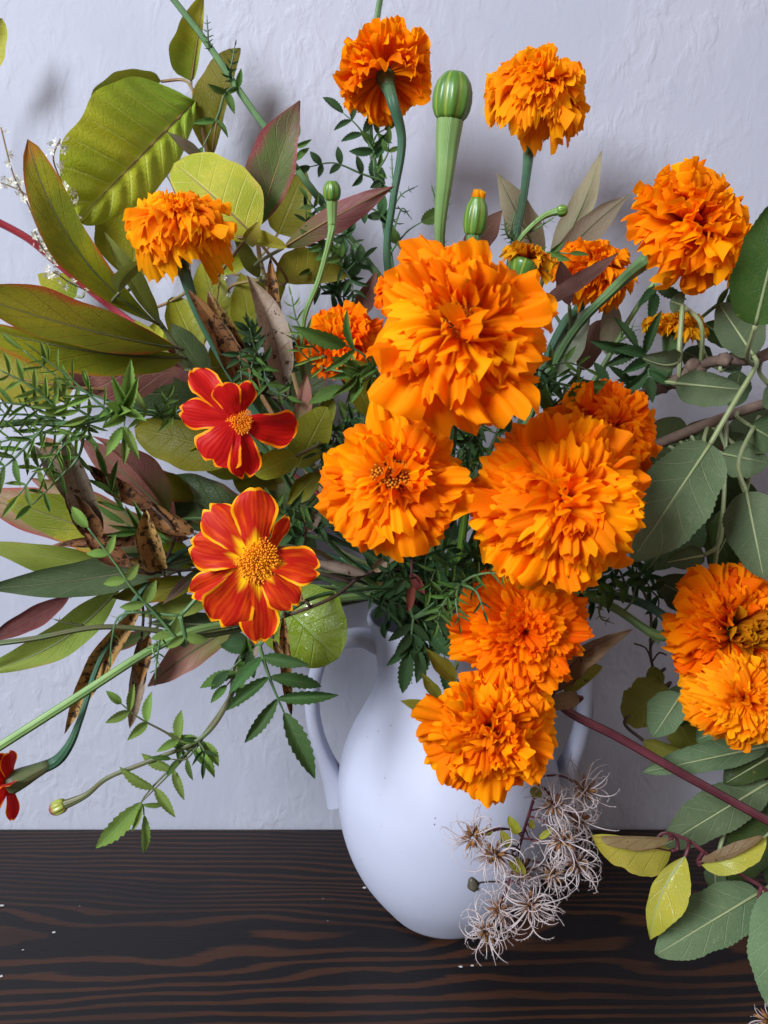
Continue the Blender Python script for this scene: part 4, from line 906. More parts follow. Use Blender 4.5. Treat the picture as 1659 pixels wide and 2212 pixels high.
for (u, v, Y) in [(1455, 826, 0.448), (1497, 790, 0.443), (1508, 800, 0.443), (1565, 778, 0.438), (1630, 775, 0.434), (1390, 855, 0.453), (1605, 772, 0.436)]:
    p = at(u, v, Y)
    vs, fs, uv = lathe_data([(0.0005, -0.004), (0.0036, -0.002), (0.0044, 0.0008), (0.003, 0.003), (0.0008, 0.0042)], 10, 0.3, 5)
    put('knot', mk('knot', vs, fs, S_WD), zframe(p, V((rnd.uniform(-1, 1), -0.6, rnd.uniform(-.4, 1)))), b9)
b10, n10 = branch('apple_branch', 'second dark twig with drooping apple leaves, lower at right edge', 'leafy branch', [(1300, 1010, 0.48), (1420, 960, 0.475), (1530, 915, 0.465), (1660, 870, 0.46), (1760, 850, 0.46)], 0.0040, 0.0030, S_WD)
serrleaf(b10, (1612, 1062, 0.40), (1650, 1250, 0.385), 66, 60, L_AP, n10, pet=[(1595, 1010, 0.41), (1640, 900, 0.455)], arch=0.05, fold=-0.1)
serrleaf(b10, (1530, 1020, 0.46), (1470, 930, 0.47), 36, 36, L_AD, n10)
serrleaf(b10, (1560, 980, 0.45), (1660, 1000, 0.44), 36, 46, L_AP, n10)
serrleaf(b10, (1620, 920, 0.445), (1690, 960, 0.44), 44, 44, L_AM, n10)
serrleaf(b10, (1470, 980, 0.47), (1420, 1090, 0.47), 40, 40, L_DK, n10)
serrleaf(b10, (1520, 1200, 0.43), (1440, 1215, 0.42), 24, 26, L_AM, n10, pet=[(1550, 1180, 0.43), (1562, 1100, 0.445), (1570, 900, 0.462)])
serrleaf(b10, (1530, 1310, 0.435), (1420, 1255, 0.43), 42, 50, L_AM, None, pet=[(1550, 1180, 0.44), (1562, 1100, 0.45), (1570, 900, 0.462)])
serrleaf(b10, (1600, 1100, 0.455), (1540, 1220, 0.46), 50, 44, L_AD, n10)
serrleaf(b10, (1500, 1100, 0.46), (1400, 1230, 0.45), 60, 60, L_AM, n10)
serrleaf(b10, (1640, 1130, 0.45), (1700, 1260, 0.45), 40, 40, L_AD, n10)
serrleaf(b10, (1580, 880, 0.465), (1600, 800, 0.48), 30, 30, L_AM, n10)
b11, n11 = branch('apple_branch', 'drooping apple branch of pale veined leaves hanging past the table at right', 'leafy branch', [(1290, 1150, 0.48), (1480, 1150, 0.475), (1640, 1300, 0.46), (1700, 1600, 0.445), (1720, 1900, 0.42), (1730, 2060, 0.40)], 0.0034, 0.0022, S_WD)
def La(b, t, wl, wr, mat, **k): return serrleaf(b11, b, t, wl, wr, mat, k.pop('near', n11), **k)
La((1472, 1500, 0.43), (1410, 1592, 0.42), 34, 46, L_AP, arch=0.04, fold=-0.15, pet=[(1500, 1440, 0.44), (1600, 1350, 0.455), (1672, 1450, 0.452)])
La((1655, 1612, 0.42), (1405, 1665, 0.40), 30, 42, L_AP, arch=0.08, fold=-0.3)
La((1660, 1690, 0.415), (1425, 1832, 0.40), 46, 52, L_AP, arch=0.05, fold=-0.1)
La((1690, 1620, 0.42), (1570, 1690, 0.41), 30, 50, L_AD, arch=0.05)
La((1700, 1690, 0.42), (1590, 1790, 0.42), 46, 46, L_AM, arch=0.05)
La((1640, 1928, 0.375), (1420, 2060, 0.36), 58, 62, L_AP, arch=0.05, fold=-0.1, wave=0.01)
La((1668, 1925, 0.365), (1690, 2215, 0.345), 54, 56, L_AP, arch=0.05, fold=-0.1)
La((1680, 1780, 0.41), (1560, 1900, 0.40), 44, 50, L_AD, arch=0.05)
La((1690, 1800, 0.405), (1700, 1950, 0.40), 50, 50, L_AM)
La((1545, 1870, 0.40), (1545, 1925, 0.395), 22, 22, L_AP)
La((1640, 1760, 0.43), (1500, 1790, 0.43), 30, 40, L_AM)
La((1600, 1560, 0.43), (1500, 1600, 0.44), 34, 40, L_AM)
La((1640, 1430, 0.45), (1520, 1420, 0.455), 40, 40, L_AD)
La((1620, 1260, 0.46), (1530, 1180, 0.47), 40, 40, L_AD)
La((1500, 1490, 0.45), (1440, 1560, 0.46), 40, 40, L_AM)
b12, n12 = branch('spotted_leaf_sprig', 'olive-yellow leaves with dark spots hanging behind the maroon stem', 'leafy branch', [(1290, 1180, 0.49), (1400, 1300, 0.50), (1410, 1440, 0.49), (1450, 1500, 0.48)], 0.0014, 0.0009, S_DW)
leaf(b12, (1440, 1480, 0.475), (1348, 1560, 0.465), 48, 52, L_SP, 'round', arch=0.05, near=n12, petm=S_DW, ragged=0.12)
leaf(b12, (1450, 1530, 0.47), (1500, 1620, 0.46), 46, 40, L_SP, 'round', arch=0.05, near=n12, petm=S_DW, ragged=0.12)
leaf(b12, (1390, 1600, 0.45), (1500, 1640, 0.44), 14, 44, L_SP, 'ell', arch=0.05, near=n12, petm=S_DW, ragged=0.1)
leaf(b12, (1430, 1450, 0.48), (1400, 1475, 0.478), 20, 24, L_SP, 'ell', near=n12, petm=S_DW)
for a in [((1410, 1440, 0.49), (1395, 1400, 0.488), (1370, 1390, 0.487)), ((1405, 1400, 0.492), (1420, 1370, 0.49), (1438, 1360, 0.49)), ((1408, 1430, 0.49), (1425, 1410, 0.488), (1440, 1415, 0.487))]:
    tube('tendril', spline([at(*p) for p in a], 6), 0.0006, S_DW, b12, 5)

# ------------------------------------------------------------------ clematis: maroon stem, vine leaves, seed heads
b13, n13 = branch('maroon_stem', 'dark maroon stem slanting down right from vase to right edge', 'vine stem', [(1170, 1480, 0.405), (1225, 1535, 0.398), (1330, 1590, 0.395), (1480, 1675, 0.39), (1620, 1752, 0.385), (1780, 1840, 0.38)], 0.0026, 0.0023, S_PU)
leaf(b13, (1190, 1500, 0.395), (1364, 1362, 0.385), 20, 34, L_VB, 'lance', bend=-22, arch=0.08, fold=0.5, near=n13, petm=S_PU, ragged=0.12, rib=(S_PU, 0.0007))
leaf(b13, (1220, 1500, 0.40), (1300, 1440, 0.395), 30, 10, L_SP, 'ell', arch=0.05, near=n13, petm=S_PU)
leaf(b13, (1250, 1505, 0.395), (1170, 1525, 0.385), 20, 20, L_VB, 'ell', arch=0.1, fold=0.3, near=n13, petm=S_PU)
b14, n14 = branch('clematis_vine', 'thin maroon vine with curled yellow leaves at lower right', 'vine', [V((0.40, 0.40, 0.20)), (1760, 1990, 0.365), (1640, 1912, 0.37), (1545, 1858, 0.372), (1480, 1812, 0.375), (1432, 1800, 0.378), (1415, 1818, 0.378)], 0.0016, 0.0009, S_PU, frommouth=False)
leaf(b14, (1450, 1838, 0.375), (1278, 1806, 0.37), 62, 12, L_VY, 'ell', arch=0.05, fold=0.1, near=n14, petm=S_PU, ragged=0.05, rib=(S_PU, 0.0005))
leaf(b14, (1446, 1812, 0.372), (1284, 1808, 0.368), 24, 4, L_VB, 'ell', arch=0.05, near=n14, petm=S_PU)
leaf(b14, (1480, 1850, 0.368), (1404, 2032, 0.36), 58, 26, L_VY, 'lance', bend=14, arch=0.06, fold=0.45, wave=0.02, near=n14, petm=S_PU, ragged=0.06, rib=(S_PT, 0.0006))
leaf(b14, (1515, 1868, 0.37), (1652, 1808, 0.362), 4, 36, L_VY, 'ell', bend=8, arch=0.06, near=n14, petm=S_PU, ragged=0.05)
leaf(b14, (1515, 1862, 0.368), (1650, 1806, 0.360), 18, 6, L_VB, 'ell', bend=8, arch=0.06, near=n14, petm=S_PU)
tube('stalk', spline([at(1644, 1915, 0.369), at(1640, 1950, 0.368), at(1655, 1990, 0.366), at(1690, 2030, 0.364)], 6), 0.0010, S_PU, b14, 6)
leaf(b14, (1640, 1985, 0.364), (1690, 1990, 0.36), 10, 12, L_RD, 'ell', near=n14, petm=S_PU)

def tail_mesh(i):
    r = random.Random(i * 3 + 1); P = [V((0, 0, 0))]; d = V((r.uniform(-.25, .25), r.uniform(-.25, .25), 1)).normalized()
    ax = V((r.uniform(-1, 1), r.uniform(-1, 1), r.uniform(-.3, .3))).normalized(); c = r.uniform(0.08, 0.36)
    for k in range(12):
        P.append(P[-1] + d * (1 / 12)); d = (M.Rotation(c * (0.45 + 0.11 * k), 4, ax) @ d).normalized()
    vs, fs, uv = tube_data(P, lambda f: 0.021 * (0.45 + 0.8 * math.sin(PI * min(1, f * 1.1)) * (1 - 0.4 * f)) * (1 - f * 0.6), 5)
    for k in range(2, 12):
        for q in range(4):
            p = P[k]; hd_ = (P[k] - P[k - 1]).normalized(); sd = M.Rotation(r.uniform(0, 6.28), 4, hd_) @ hd_.orthogonal().normalized()
            e = p + (hd_ * 0.9 + sd * 0.5) * 0.085; b = len(vs); wv = hd_.cross(sd) * 0.0045
            vs += [p + wv, p - wv, e]; uv += [(0, 0)] * 3; fs.append((b, b + 1, b + 2))
    return mk('tail', vs, fs, C_TL, uv)
TLM = [tail_mesh(i) for i in range(9)]
def achenes(R, seed):
    r = random.Random(seed); vs, fs = [], []
    for i in range(20):
        z = 1 - 2 * (i + 0.5) / 20; a = i * 2.4; q = math.sqrt(1 - z * z); d = V((q * math.cos(a), q * math.sin(a), z)); x = d.orthogonal().normalized(); y = d.cross(x)
        p = d * R * 0.25; L_ = R * r.uniform(0.7, 1.1); wd = R * 0.17; b = len(vs)
        for (h, w_) in ((0, .4), (0.35, 1), (0.7, .8), (1, .1)):
            for k in range(5):
                c = 2 * PI * k / 5; vs.append(p + d * L_ * h + (x * math.cos(c) + y * math.sin(c)) * wd * w_)
        for l_ in range(3):
            for k in range(5): fs.append((b + l_ * 5 + k, b + l_ * 5 + (k + 1) % 5, b + l_ * 5 + 5 + (k + 1) % 5, b + l_ * 5 + 5 + k))
    return mk('seed_head', vs, fs, C_CR)
def seedhead(parent, c, Rt, ntails, seed, near, axis=None):
    r = random.Random(seed); P = at(*c); k = mpp(P)
    ax = V(axis or (r.uniform(-.5, .5), -0.7, r.uniform(-.4, .5))).normalized(); m = zframe(P, ax)
    hd = put('seed_head', achenes(25 * k, seed), m, parent)
    for i in range(ntails):
        z = 1 - 1.7 * (i + 0.5) / ntails; a = i * 2.4 + r.random(); q = math.sqrt(max(0, 1 - z * z)); d = V((q * math.cos(a), q * math.sin(a), z + r.uniform(-.2, .2))).normalized()
        tm = zframe(d * 9 * k, d) @ M.Rotation(r.uniform(0, 6.28), 4, 'Z') @ M.Scale(Rt * k * r.uniform(0.65, 1.25), 4)
        put('tail', TLM[r.randrange(9)], m @ tm, hd)
    if near:
        bst = min(near, key=lambda q: (q - P).length); tube('stalk', spline([bst, bst.lerp(P, 0.5) + V((0, 0, 0.004)), P - ax * 3 * k], 5), 0.0006, S_PU, parent, 5)
b15, n15 = branch('clematis_seed_vine', 'cluster of feathery silver clematis seed heads hanging before the vase', 'seed heads', [(1180, 1600, 0.405), (1160, 1700, 0.408), (1130, 1800, 0.408), (1108, 1880, 0.405), (1080, 1960, 0.402), (1068, 1990, 0.40)], 0.0011, 0.0008, S_PU)
for i, (u, v, Y, R_, n_) in enumerate([(1262, 1706, 0.405, 78, 26), (1196, 1738, 0.395, 84, 28), (1212, 1815, 0.392, 84, 28), (1246, 1864, 0.395, 82, 28), (1146, 1955, 0.385, 86, 30), (1022, 1808, 0.39, 76, 24), (1068, 1846, 0.385, 84, 28), (1079, 1968, 0.388, 78, 26), (1051, 2012, 0.386, 78, 26), (1196, 1888, 0.402, 78, 24), (1130, 1880, 0.402, 74, 20), (1252, 1770, 0.412, 76, 22)]):
    seedhead(b15, (u, v, Y), R_ * 0.92, int(n_ * 1.7), i + 20, n15)
for (b, tp, w_) in [((1120, 1800, 0.40), (1100, 1765, 0.395), 12), ((1150, 1790, 0.402), (1146, 1770, 0.398), 7), ((1100, 1830, 0.395), (1085, 1795, 0.39), 12), ((1100, 1860, 0.395), (1125, 1885, 0.39), 9), ((1150, 1720, 0.405), (1168, 1700, 0.40), 14), ((1065, 1795, 0.40), (1040, 1800, 0.398), 8), ((1165, 1812, 0.398), (1195, 1788, 0.395), 7), ((1110, 1850, 0.395), (1135, 1890, 0.39), 9)]:
    leaf(b15, b, tp, w_, None, L_VY, 'ell', fold=0.2, near=n15, petm=S_PU, petr=0.0005)
pb = at(1022, 1910, 0.395)
put('dried_bud', mk('dried_bud', *lathe_data([(0.0004, 0.005), (0.0016, 0.004), (0.0030, 0.0005), (0.0032, -0.0015), (0.0022, -0.0035), (0.0005, -0.004)], 14, 0.35, 6)[:2], B_DK), zframe(pb, V((-0.3, -0.3, 1))), b15)
tube('stalk', spline([pb, at(1050, 1905, 0.398), at(1095, 1905, 0.404)], 5), 0.0005, S_DW, b15, 5)
tc, nc_ = branch('clematis_sprig', 'feathery clematis seed head cut off by the lower right corner', 'seed head', [V((0.36, 0.36, 0.12)), (1760, 2150, 0.36), (1700, 2190, 0.355)], 0.001, 0.0008, S_PU, frommouth=False)
seedhead(tc, (1662, 2205, 0.35), 60, 26, 77, nc_)

# ------------------------------------------------------------------ marigold foliage
def foliage(label, path, leaves, r0=0.0016, r1=0.0009, mat=S_GR, name='marigold_foliage', frommouth=True, cat='foliage'):
    t, pts = branch(name, label, cat, path, r0, r1, mat, 'marigold foliage', frommouth)
    for i, (pth, n, l0, lm, l1, mt, kw) in enumerate(leaves):
        kw = dict(kw); P = [p if isinstance(p, V) else at(*p) for p in pth]
        if not kw.pop('free', False):
            near = min(pts, key=lambda q: (q - P[0]).length)
            if (near - P[0]).length > 0.003: P = [near] + P
        pinnate(t, P, n, l0, lm, l1, mat=mt, smat=kw.pop('smat', mat), seed=i + len(label), **kw)
    return t, pts
# long diagonal stem from the top left
foliage('long diagonal green stem from top left edge down into the bouquet', [(900, 700, 0.50), (820, 600, 0.505), (775, 540, 0.51), (690, 430, 0.515), (600, 310, 0.52), (540, 230, 0.525), (445, 90, 0.535), (360, -20, 0.54)], [
    ([(450, 92, 0.53), (449, 70, 0.528), (447, 42, 0.527)], 5, 13, 14, 8, L_MD, dict(wr=0.06, ang=60)),
    ([(495, 165, 0.525), (500, 140, 0.52), (507, 100, 0.518)], 5, 20, 20, 12, L_MD, dict(wr=0.09, ang=48)),
    ([(510, 190, 0.525), (488, 200, 0.515), (470, 250, 0.51), (438, 318, 0.508)], 3, 44, 52, 44, L_MG, dict(wr=0.12, ang=58, tl=34)),
    ([(640, 365, 0.515), (636, 330, 0.51), (640, 300, 0.505)], 2, 40, 44, 30, L_MG, dict(wr=0.12, ang=60)),
    ([(770, 530, 0.51), (720, 470, 0.50), (700, 440, 0.498)], 3, 36, 36, 24, L_MD, dict(wr=0.14, ang=60)),
    ([(805, 585, 0.505), (755, 560, 0.50), (725, 540, 0.498)], 2, 40, 40, 30, L_MD, dict(wr=0.2, ang=60))], 0.0030, 0.0019)
foliage('upright green stem leaving the top edge behind the top marigold', [(860, 720, 0.52), (845, 580, 0.525), (830, 470, 0.53), (800, 300, 0.535), (800, 240, 0.535), (812, 60, 0.53), (824, -20, 0.53)], [
    ([(812, 340, 0.532), (795, 305, 0.53), (770, 270, 0.528), (742, 245, 0.527)], 4, 48, 52, 38, L_MD, dict(wr=0.13, ang=62, tl=56)),
    ([(805, 310, 0.532), (815, 290, 0.528), (830, 280, 0.526)], 2, 40, 40, 30, L_MG, dict(wr=0.14, ang=60)),
    ([(830, 395, 0.53), (780, 375, 0.525), (720, 352, 0.522), (670, 360, 0.52)], 5, 24, 38, 30, L_MD, dict(wr=0.17, ang=60)),
    ([(820, 360, 0.528), (838, 330, 0.522), (840, 310, 0.52)], 2, 30, 34, 30, L_MG, dict(wr=0.14, ang=48)),
    ([(838, 480, 0.525), (800, 450, 0.52), (765, 470, 0.518)], 3, 40, 40, 26, L_MD, dict(wr=0.2, ang=55)),
    ([(848, 540, 0.52), (880, 500, 0.515), (910, 480, 0.51)], 1, 40, 44, 40, L_MG, dict(wr=0.2, ang=70, tl=60)),
    ([(842, 500, 0.52), (846, 460, 0.515), (868, 420, 0.512), (896, 405, 0.51)], 6, 16, 16, 8, L_MD, dict(wr=0.06, ang=65)),
    ([(845, 520, 0.52), (856, 480, 0.515), (870, 450, 0.512), (885, 468, 0.51)], 5, 18, 18, 8, L_MD, dict(wr=0.07, ang=65)),
    ([(853, 420, 0.50), (848, 380, 0.498), (846, 335, 0.497)], 7, 12, 12, 6, L_MD, dict(wr=0.05, ang=55))], 0.0026, 0.0018)
# fringes near the bud stalks
foliage('feathery bracts around the tiny nodding bud', [(1080, 760, 0.45), (1105, 560, 0.43), (1115, 530, 0.425)], [
    ([(1115, 530, 0.425), (1105, 495, 0.42), (1112, 460, 0.418)], 6, 20, 22, 10, L_ML, dict(wr=0.03, ang=60)),
    ([(1130, 510, 0.425), (1165, 490, 0.42), (1196, 470, 0.418)], 6, 24, 26, 12, L_ML, dict(wr=0.025, ang=55)),
    ([(1112, 520, 0.425), (1095, 505, 0.42), (1090, 480, 0.418)], 5, 14, 16, 8, L_MG, dict(wr=0.06, ang=60)),
    ([(1150, 560, 0.43), (1185, 545, 0.42), (1230, 548, 0.415)], 2, 46, 50, 40, L_MG, dict(wr=0.10, ang=30, tl=44))], 0.0012, 0.0008)
foliage('thin hair-like fringe on the thick neck of the large bud', [(960, 700, 0.46), (958, 560, 0.44)], [
    ([(960, 470, 0.43), (966, 430, 0.425), (972, 390, 0.423)], 5, 16, 20, 10, L_ML, dict(wr=0.02, ang=45)),
    ([(944, 480, 0.43), (940, 430, 0.427), (932, 400, 0.425)], 4, 12, 16, 10, L_ML, dict(wr=0.02, ang=45))], 0.001, 0.0007)
# leaf in front of the left orange bloom
foliage('green toothed leaflets fanned over the orange bloom at centre left', [(850, 980, 0.42), (830, 860, 0.40), (812, 800, 0.39)], [
    ([(800, 790, 0.385), (785, 766, 0.38), (762, 752, 0.378), (748, 746, 0.377)], 2, 95, 100, 95, L_MG, dict(wr=0.085, ang=62, tl=132)),
    ([(805, 795, 0.385), (782, 800, 0.382), (770, 810, 0.38)], 2, 80, 84, 70, L_MG, dict(wr=0.085, ang=40, tl=76)),
    ([(790, 820, 0.385), (760, 830, 0.38), (745, 836, 0.378)], 1, 70, 70, 70, L_MG, dict(wr=0.12, ang=50, tl=90)),
    ([(700, 770, 0.41), (665, 735, 0.405), (640, 690, 0.403), (630, 640, 0.402)], 6, 40, 42, 22, L_ML, dict(wr=0.06, ang=48)),
    ([(690, 790, 0.412), (650, 760, 0.408), (632, 720, 0.405)], 5, 34, 40, 22, L_ML, dict(wr=0.06, ang=50))], 0.0014, 0.0009)
# big leaf hanging left of the vase
foliage('dark green marigold leaf with purple tips hanging left of the vase', [(720, 1280, 0.44), (600, 1340, 0.405), (560, 1395, 0.40)], [
    ([(560, 1395, 0.40), (574, 1440, 0.398), (592, 1490, 0.396), (613, 1538, 0.394)], 3, 104, 120, 126, L_MP, dict(wr=0.095, ang=66, tl=156, jz=14, rr=0.0012)),
    ([(550, 1395, 0.41), (520, 1425, 0.41), (495, 1450, 0.41)], 1, 60, 60, 60, L_MD, dict(wr=0.16, ang=55, tl=60))], 0.0014, 0.0012)
foliage('dark toothed leaf drooping over the vase rim', [(880, 1300, 0.425), (893, 1335, 0.415)], [
    ([(893, 1335, 0.415), (889, 1370, 0.41), (884, 1402, 0.408)], 3, 58, 70, 78, L_MD, dict(wr=0.12, ang=40, tl=100, jz=16)),
    ([(905, 1330, 0.42), (922, 1360, 0.415), (918, 1385, 0.412)], 2, 60, 70, 80, L_MD, dict(wr=0.15, ang=32, tl=92)),
    ([(930, 1330, 0.42), (955, 1370, 0.415), (960, 1420, 0.412)], 3, 50, 60, 60, L_MD, dict(wr=0.14, ang=50, tl=80)),
    ([(940, 1300, 0.41), (965, 1270, 0.40), (1000, 1255, 0.395)], 3, 50, 56, 50, L_MG, dict(wr=0.07, ang=50)),
    ([(960, 1320, 0.405), (985, 1355, 0.395), (990, 1440, 0.392)], 2, 60, 64, 50, L_MG, dict(wr=0.06, ang=50, tl=10)),
    ([(985, 1300, 0.40), (1020, 1330, 0.385), (1040, 1370, 0.38)], 3, 44, 50, 40, L_MD, dict(wr=0.08, ang=55))], 0.0014, 0.0010)
foliage('curly dark green leaf lying over the upper left of the neat layered bloom', [(950, 1270, 0.42), (985, 1262, 0.385), (1000, 1258, 0.365)], [
    ([(1000, 1258, 0.362), (1030, 1242, 0.348), (1070, 1238, 0.342), (1100, 1250, 0.340)], 5, 34, 40, 26, L_MG, dict(wr=0.06, ang=52)),
    ([(1000, 1262, 0.362), (1030, 1280, 0.347), (1045, 1320, 0.342)], 4, 36, 40, 26, L_MD, dict(wr=0.07, ang=50)),
    ([(992, 1265, 0.365), (985, 1300, 0.352), (992, 1345, 0.348)], 4, 34, 40, 24, L_MG, dict(wr=0.06, ang=50)),
    ([(996, 1260, 0.364), (960, 1300, 0.37), (945, 1340, 0.372)], 4, 44, 48, 36, L_MG, dict(wr=0.07, ang=50))], 0.0014, 0.0010)
# lower left sprays
foliage('pale green spray on the brown bud stalk at lower left', [(640, 1262, 0.455), (540, 1400, 0.432), (498, 1505, 0.418), (440, 1590, 0.412)], [
    ([(425, 1609, 0.41), (340, 1572, 0.405), (292, 1545, 0.402), (262, 1520, 0.401)], 4, 60, 62, 52, L_ML, dict(wr=0.13, ang=62, tl=46)),
    ([(408, 1624, 0.41), (372, 1665, 0.405), (340, 1698, 0.402), (306, 1732, 0.40)], 3, 70, 78, 84, L_ML, dict(wr=0.10, ang=72, tl=136)),
    ([(420, 1620, 0.41), (400, 1640, 0.408), (370, 1640, 0.405)], 4, 40, 50, 40, L_MG, dict(wr=0.10, ang=70)),
    ([(306, 1732, 0.40), (310, 1745, 0.40), (311, 1760, 0.40)], 1, 60, 60, 90, L_ML, dict(wr=0.07, ang=50, tl=100)),
    ([(430, 1600, 0.41), (440, 1620, 0.405), (440, 1640, 0.403)], 2, 40, 40, 36, L_MD, dict(wr=0.09, ang=50)),
    ([(528, 1420, 0.42), (515, 1450, 0.415), (490, 1480, 0.412)], 2, 90, 90, 80, L_MG, dict(wr=0.12, ang=40, tl=50))], 0.0018, 0.0014, S_BN)
foliage('light green leafy shoot hanging before the brown pods at lower left', [(700, 1250, 0.44), (520, 1210, 0.41), (390, 1330, 0.40)], [
    ([(400, 1395, 0.40), (340, 1330, 0.398), (285, 1270, 0.396), (255, 1225, 0.395), (190, 1140, 0.394)], 5, 54, 58, 44, L_ML, dict(wr=0.16, ang=62, tl=56, rr=0.0013)),
    ([(350, 1370, 0.40), (340, 1420, 0.398), (335, 1470, 0.397)], 4, 24, 26, 12, L_MD, dict(wr=0.06, ang=55)),
    ([(260, 1330, 0.40), (242, 1380, 0.398), (238, 1440, 0.397)], 4, 20, 20, 10, L_ML, dict(wr=0.04, ang=55))], 0.0014, 0.0011)
# straight long stems crossing lower left
foliage('long straight light green stem running to the left edge below the pods', [(760, 1290, 0.46), (620, 1330, 0.45), (420, 1362, 0.425), (330, 1402, 0.415), (160, 1510, 0.40), (-60, 1650, 0.385)], [
    ([(350, 1385, 0.418), (330, 1400, 0.41), (345, 1440, 0.408)], 3, 14, 16, 8, L_MD, dict(wr=0.05, ang=60))], 0.0022, 0.0024, S_LT)
foliage('thin brownish stem arching to the left edge above the straight one', [(760, 1300, 0.465), (600, 1340, 0.45), (420, 1375, 0.43), (320, 1360, 0.42), (210, 1355, 0.41), (70, 1380, 0.40), (-50, 1395, 0.395)], [
    ([(180, 1352, 0.41), (140, 1345, 0.405), (118, 1338, 0.403)], 2, 12, 12, 6, L_MG, dict(wr=0.06, ang=50))], 0.0017, 0.0015, S_BN)
# left shoots
foliage('bright green marigold shoot lying across the left edge', [(700, 1120, 0.455), (520, 930, 0.43), (374, 898, 0.415), (265, 890, 0.41), (163, 915, 0.40), (60, 912, 0.395), (-60, 925, 0.385)], [
    ([(374, 898, 0.412), (300, 885, 0.405), (211, 857, 0.40), (143, 827, 0.398), (51, 757, 0.395)], 7, 54, 66, 50, L_ML, dict(wr=0.075, ang=50, side=0)),
    ([(265, 890, 0.405), (268, 880, 0.402), (270, 870, 0.40)], 2, 90, 100, 100, L_ML, dict(wr=0.09, ang=14, tl=104)),
    ([(268, 895, 0.402), (268, 920, 0.40), (268, 940, 0.398)], 2, 80, 84, 84, L_ML, dict(wr=0.11, ang=26, tl=66)),
    ([(345, 900, 0.41), (352, 880, 0.405), (362, 860, 0.403)], 3, 34, 36, 28, L_MG, dict(wr=0.10, ang=40)),
    ([(120, 905, 0.398), (70, 880, 0.393), (10, 870, 0.388), (-40, 880, 0.385)], 6, 46, 50, 44, L_MG, dict(wr=0.07, ang=55)),
    ([(100, 915, 0.396), (60, 960, 0.392), (20, 1000, 0.388), (-30, 1030, 0.385)], 6, 60, 66, 60, L_MG, dict(wr=0.075, ang=50)),
    ([(160, 918, 0.40), (120, 965, 0.396), (85, 1010, 0.394), (40, 1070, 0.39)], 5, 50, 56, 50, L_ML, dict(wr=0.08, ang=52)),
    ([(140, 905, 0.398), (110, 870, 0.394), (60, 830, 0.39), (0, 800, 0.386)], 6, 46, 52, 44, L_ML, dict(wr=0.08, ang=55)),
    ([(180, 930, 0.402), (170, 985, 0.40), (120, 1040, 0.397), (70, 1090, 0.395)], 5, 40, 46, 40, L_MG, dict(wr=0.09, ang=52)),
    ([(200, 905, 0.402), (160, 880, 0.398), (110, 855, 0.395)], 4, 50, 56, 46, L_ML, dict(wr=0.10, ang=50)),
    ([(240, 895, 0.402), (190, 850, 0.398), (130, 800, 0.395), (90, 770, 0.393)], 7, 50, 58, 40, L_ML, dict(wr=0.05, ang=48)),
    ([(150, 915, 0.40), (90, 900, 0.394), (30, 895, 0.39), (-30, 900, 0.386)], 7, 44, 50, 40, L_ML, dict(wr=0.05, ang=55)),
    ([(130, 920, 0.40), (80, 940, 0.394), (20, 950, 0.39), (-30, 965, 0.386)], 7, 50, 56, 44, L_ML, dict(wr=0.05, ang=52)),
    ([(190, 925, 0.402), (150, 950, 0.398), (120, 985, 0.395), (95, 1030, 0.393)], 6, 44, 50, 36, L_ML, dict(wr=0.055, ang=50))], 0.0022, 0.0018)
foliage('narrow green leaflets among the pods at left', [(640, 1150, 0.46), (420, 1120, 0.44), (320, 1140, 0.43)], [
    ([(320, 1150, 0.425), (285, 1120, 0.42), (250, 1080, 0.418), (230, 1030, 0.416)], 4, 66, 72, 60, L_MG, dict(wr=0.07, ang=34)),
    ([(330, 1160, 0.425), (300, 1150, 0.418), (270, 1130, 0.416)], 2, 60, 60, 60, L_MG, dict(wr=0.08, ang=30))], 0.0013, 0.0009)
# foliage right back
foliage('dark narrow leaflets above the deep red-orange bloom', [(1150, 1000, 0.47), (1330, 860, 0.465), (1395, 800, 0.455), (1400, 770, 0.45)], [
    ([(1402, 775, 0.448), (1385, 755, 0.444), (1365, 750, 0.442)], 2, 96, 100, 96, L_MD, dict(wr=0.09, ang=40, tl=110)),
    ([(1398, 780, 0.448), (1400, 800, 0.444), (1402, 815, 0.442)], 2, 70, 70, 60, L_MD, dict(wr=0.13, ang=45, tl=60)),
    ([(1380, 820, 0.455), (1330, 830, 0.45), (1290, 830, 0.448)], 3, 60, 60, 50, L_MD, dict(wr=0.12, ang=50))], 0.0014, 0.0009)
foliage('green stem with two narrow leaves beside the upper right bloom', [(1200, 960, 0.48), (1330, 745, 0.478), (1360, 690, 0.475), (1420, 600, 0.47)], [
    ([(1415, 608, 0.47), (1418, 620, 0.468), (1416, 634, 0.466)], 1, 70, 70, 70, L_MD, dict(wr=0.12, ang=50, tl=82)),
    ([(1340, 735, 0.475), (1360, 720, 0.47), (1368, 700, 0.468)], 4, 24, 24, 12, L_ML, dict(wr=0.03, ang=60))], 0.0018, 0.0015, S_LT)
foliage('grey-green toothed leaf between the largest bloom and deep orange one', [(1110, 1000, 0.44), (1170, 900, 0.42)], [
    ([(1180, 895, 0.415), (1205, 875, 0.405), (1225, 865, 0.402)], 1, 60, 60, 60, L_MG, dict(wr=0.15, ang=40, tl=95)),
    ([(1200, 890, 0.42), (1190, 860, 0.41), (1180, 830, 0.41)], 3, 40, 40, 30, L_MD, dict(wr=0.1, ang=50))], 0.0014, 0.001)
foliage('leaf joining the bent stem at upper right', [(1320, 900, 0.47), (1500, 700, 0.46), (1560, 650, 0.455)], [
    ([(1540, 665, 0.455), (1570, 655, 0.45), (1600, 640, 0.448)], 3, 40, 40, 30, L_MG, dict(wr=0.12, ang=50))], 0.0015, 0.001)
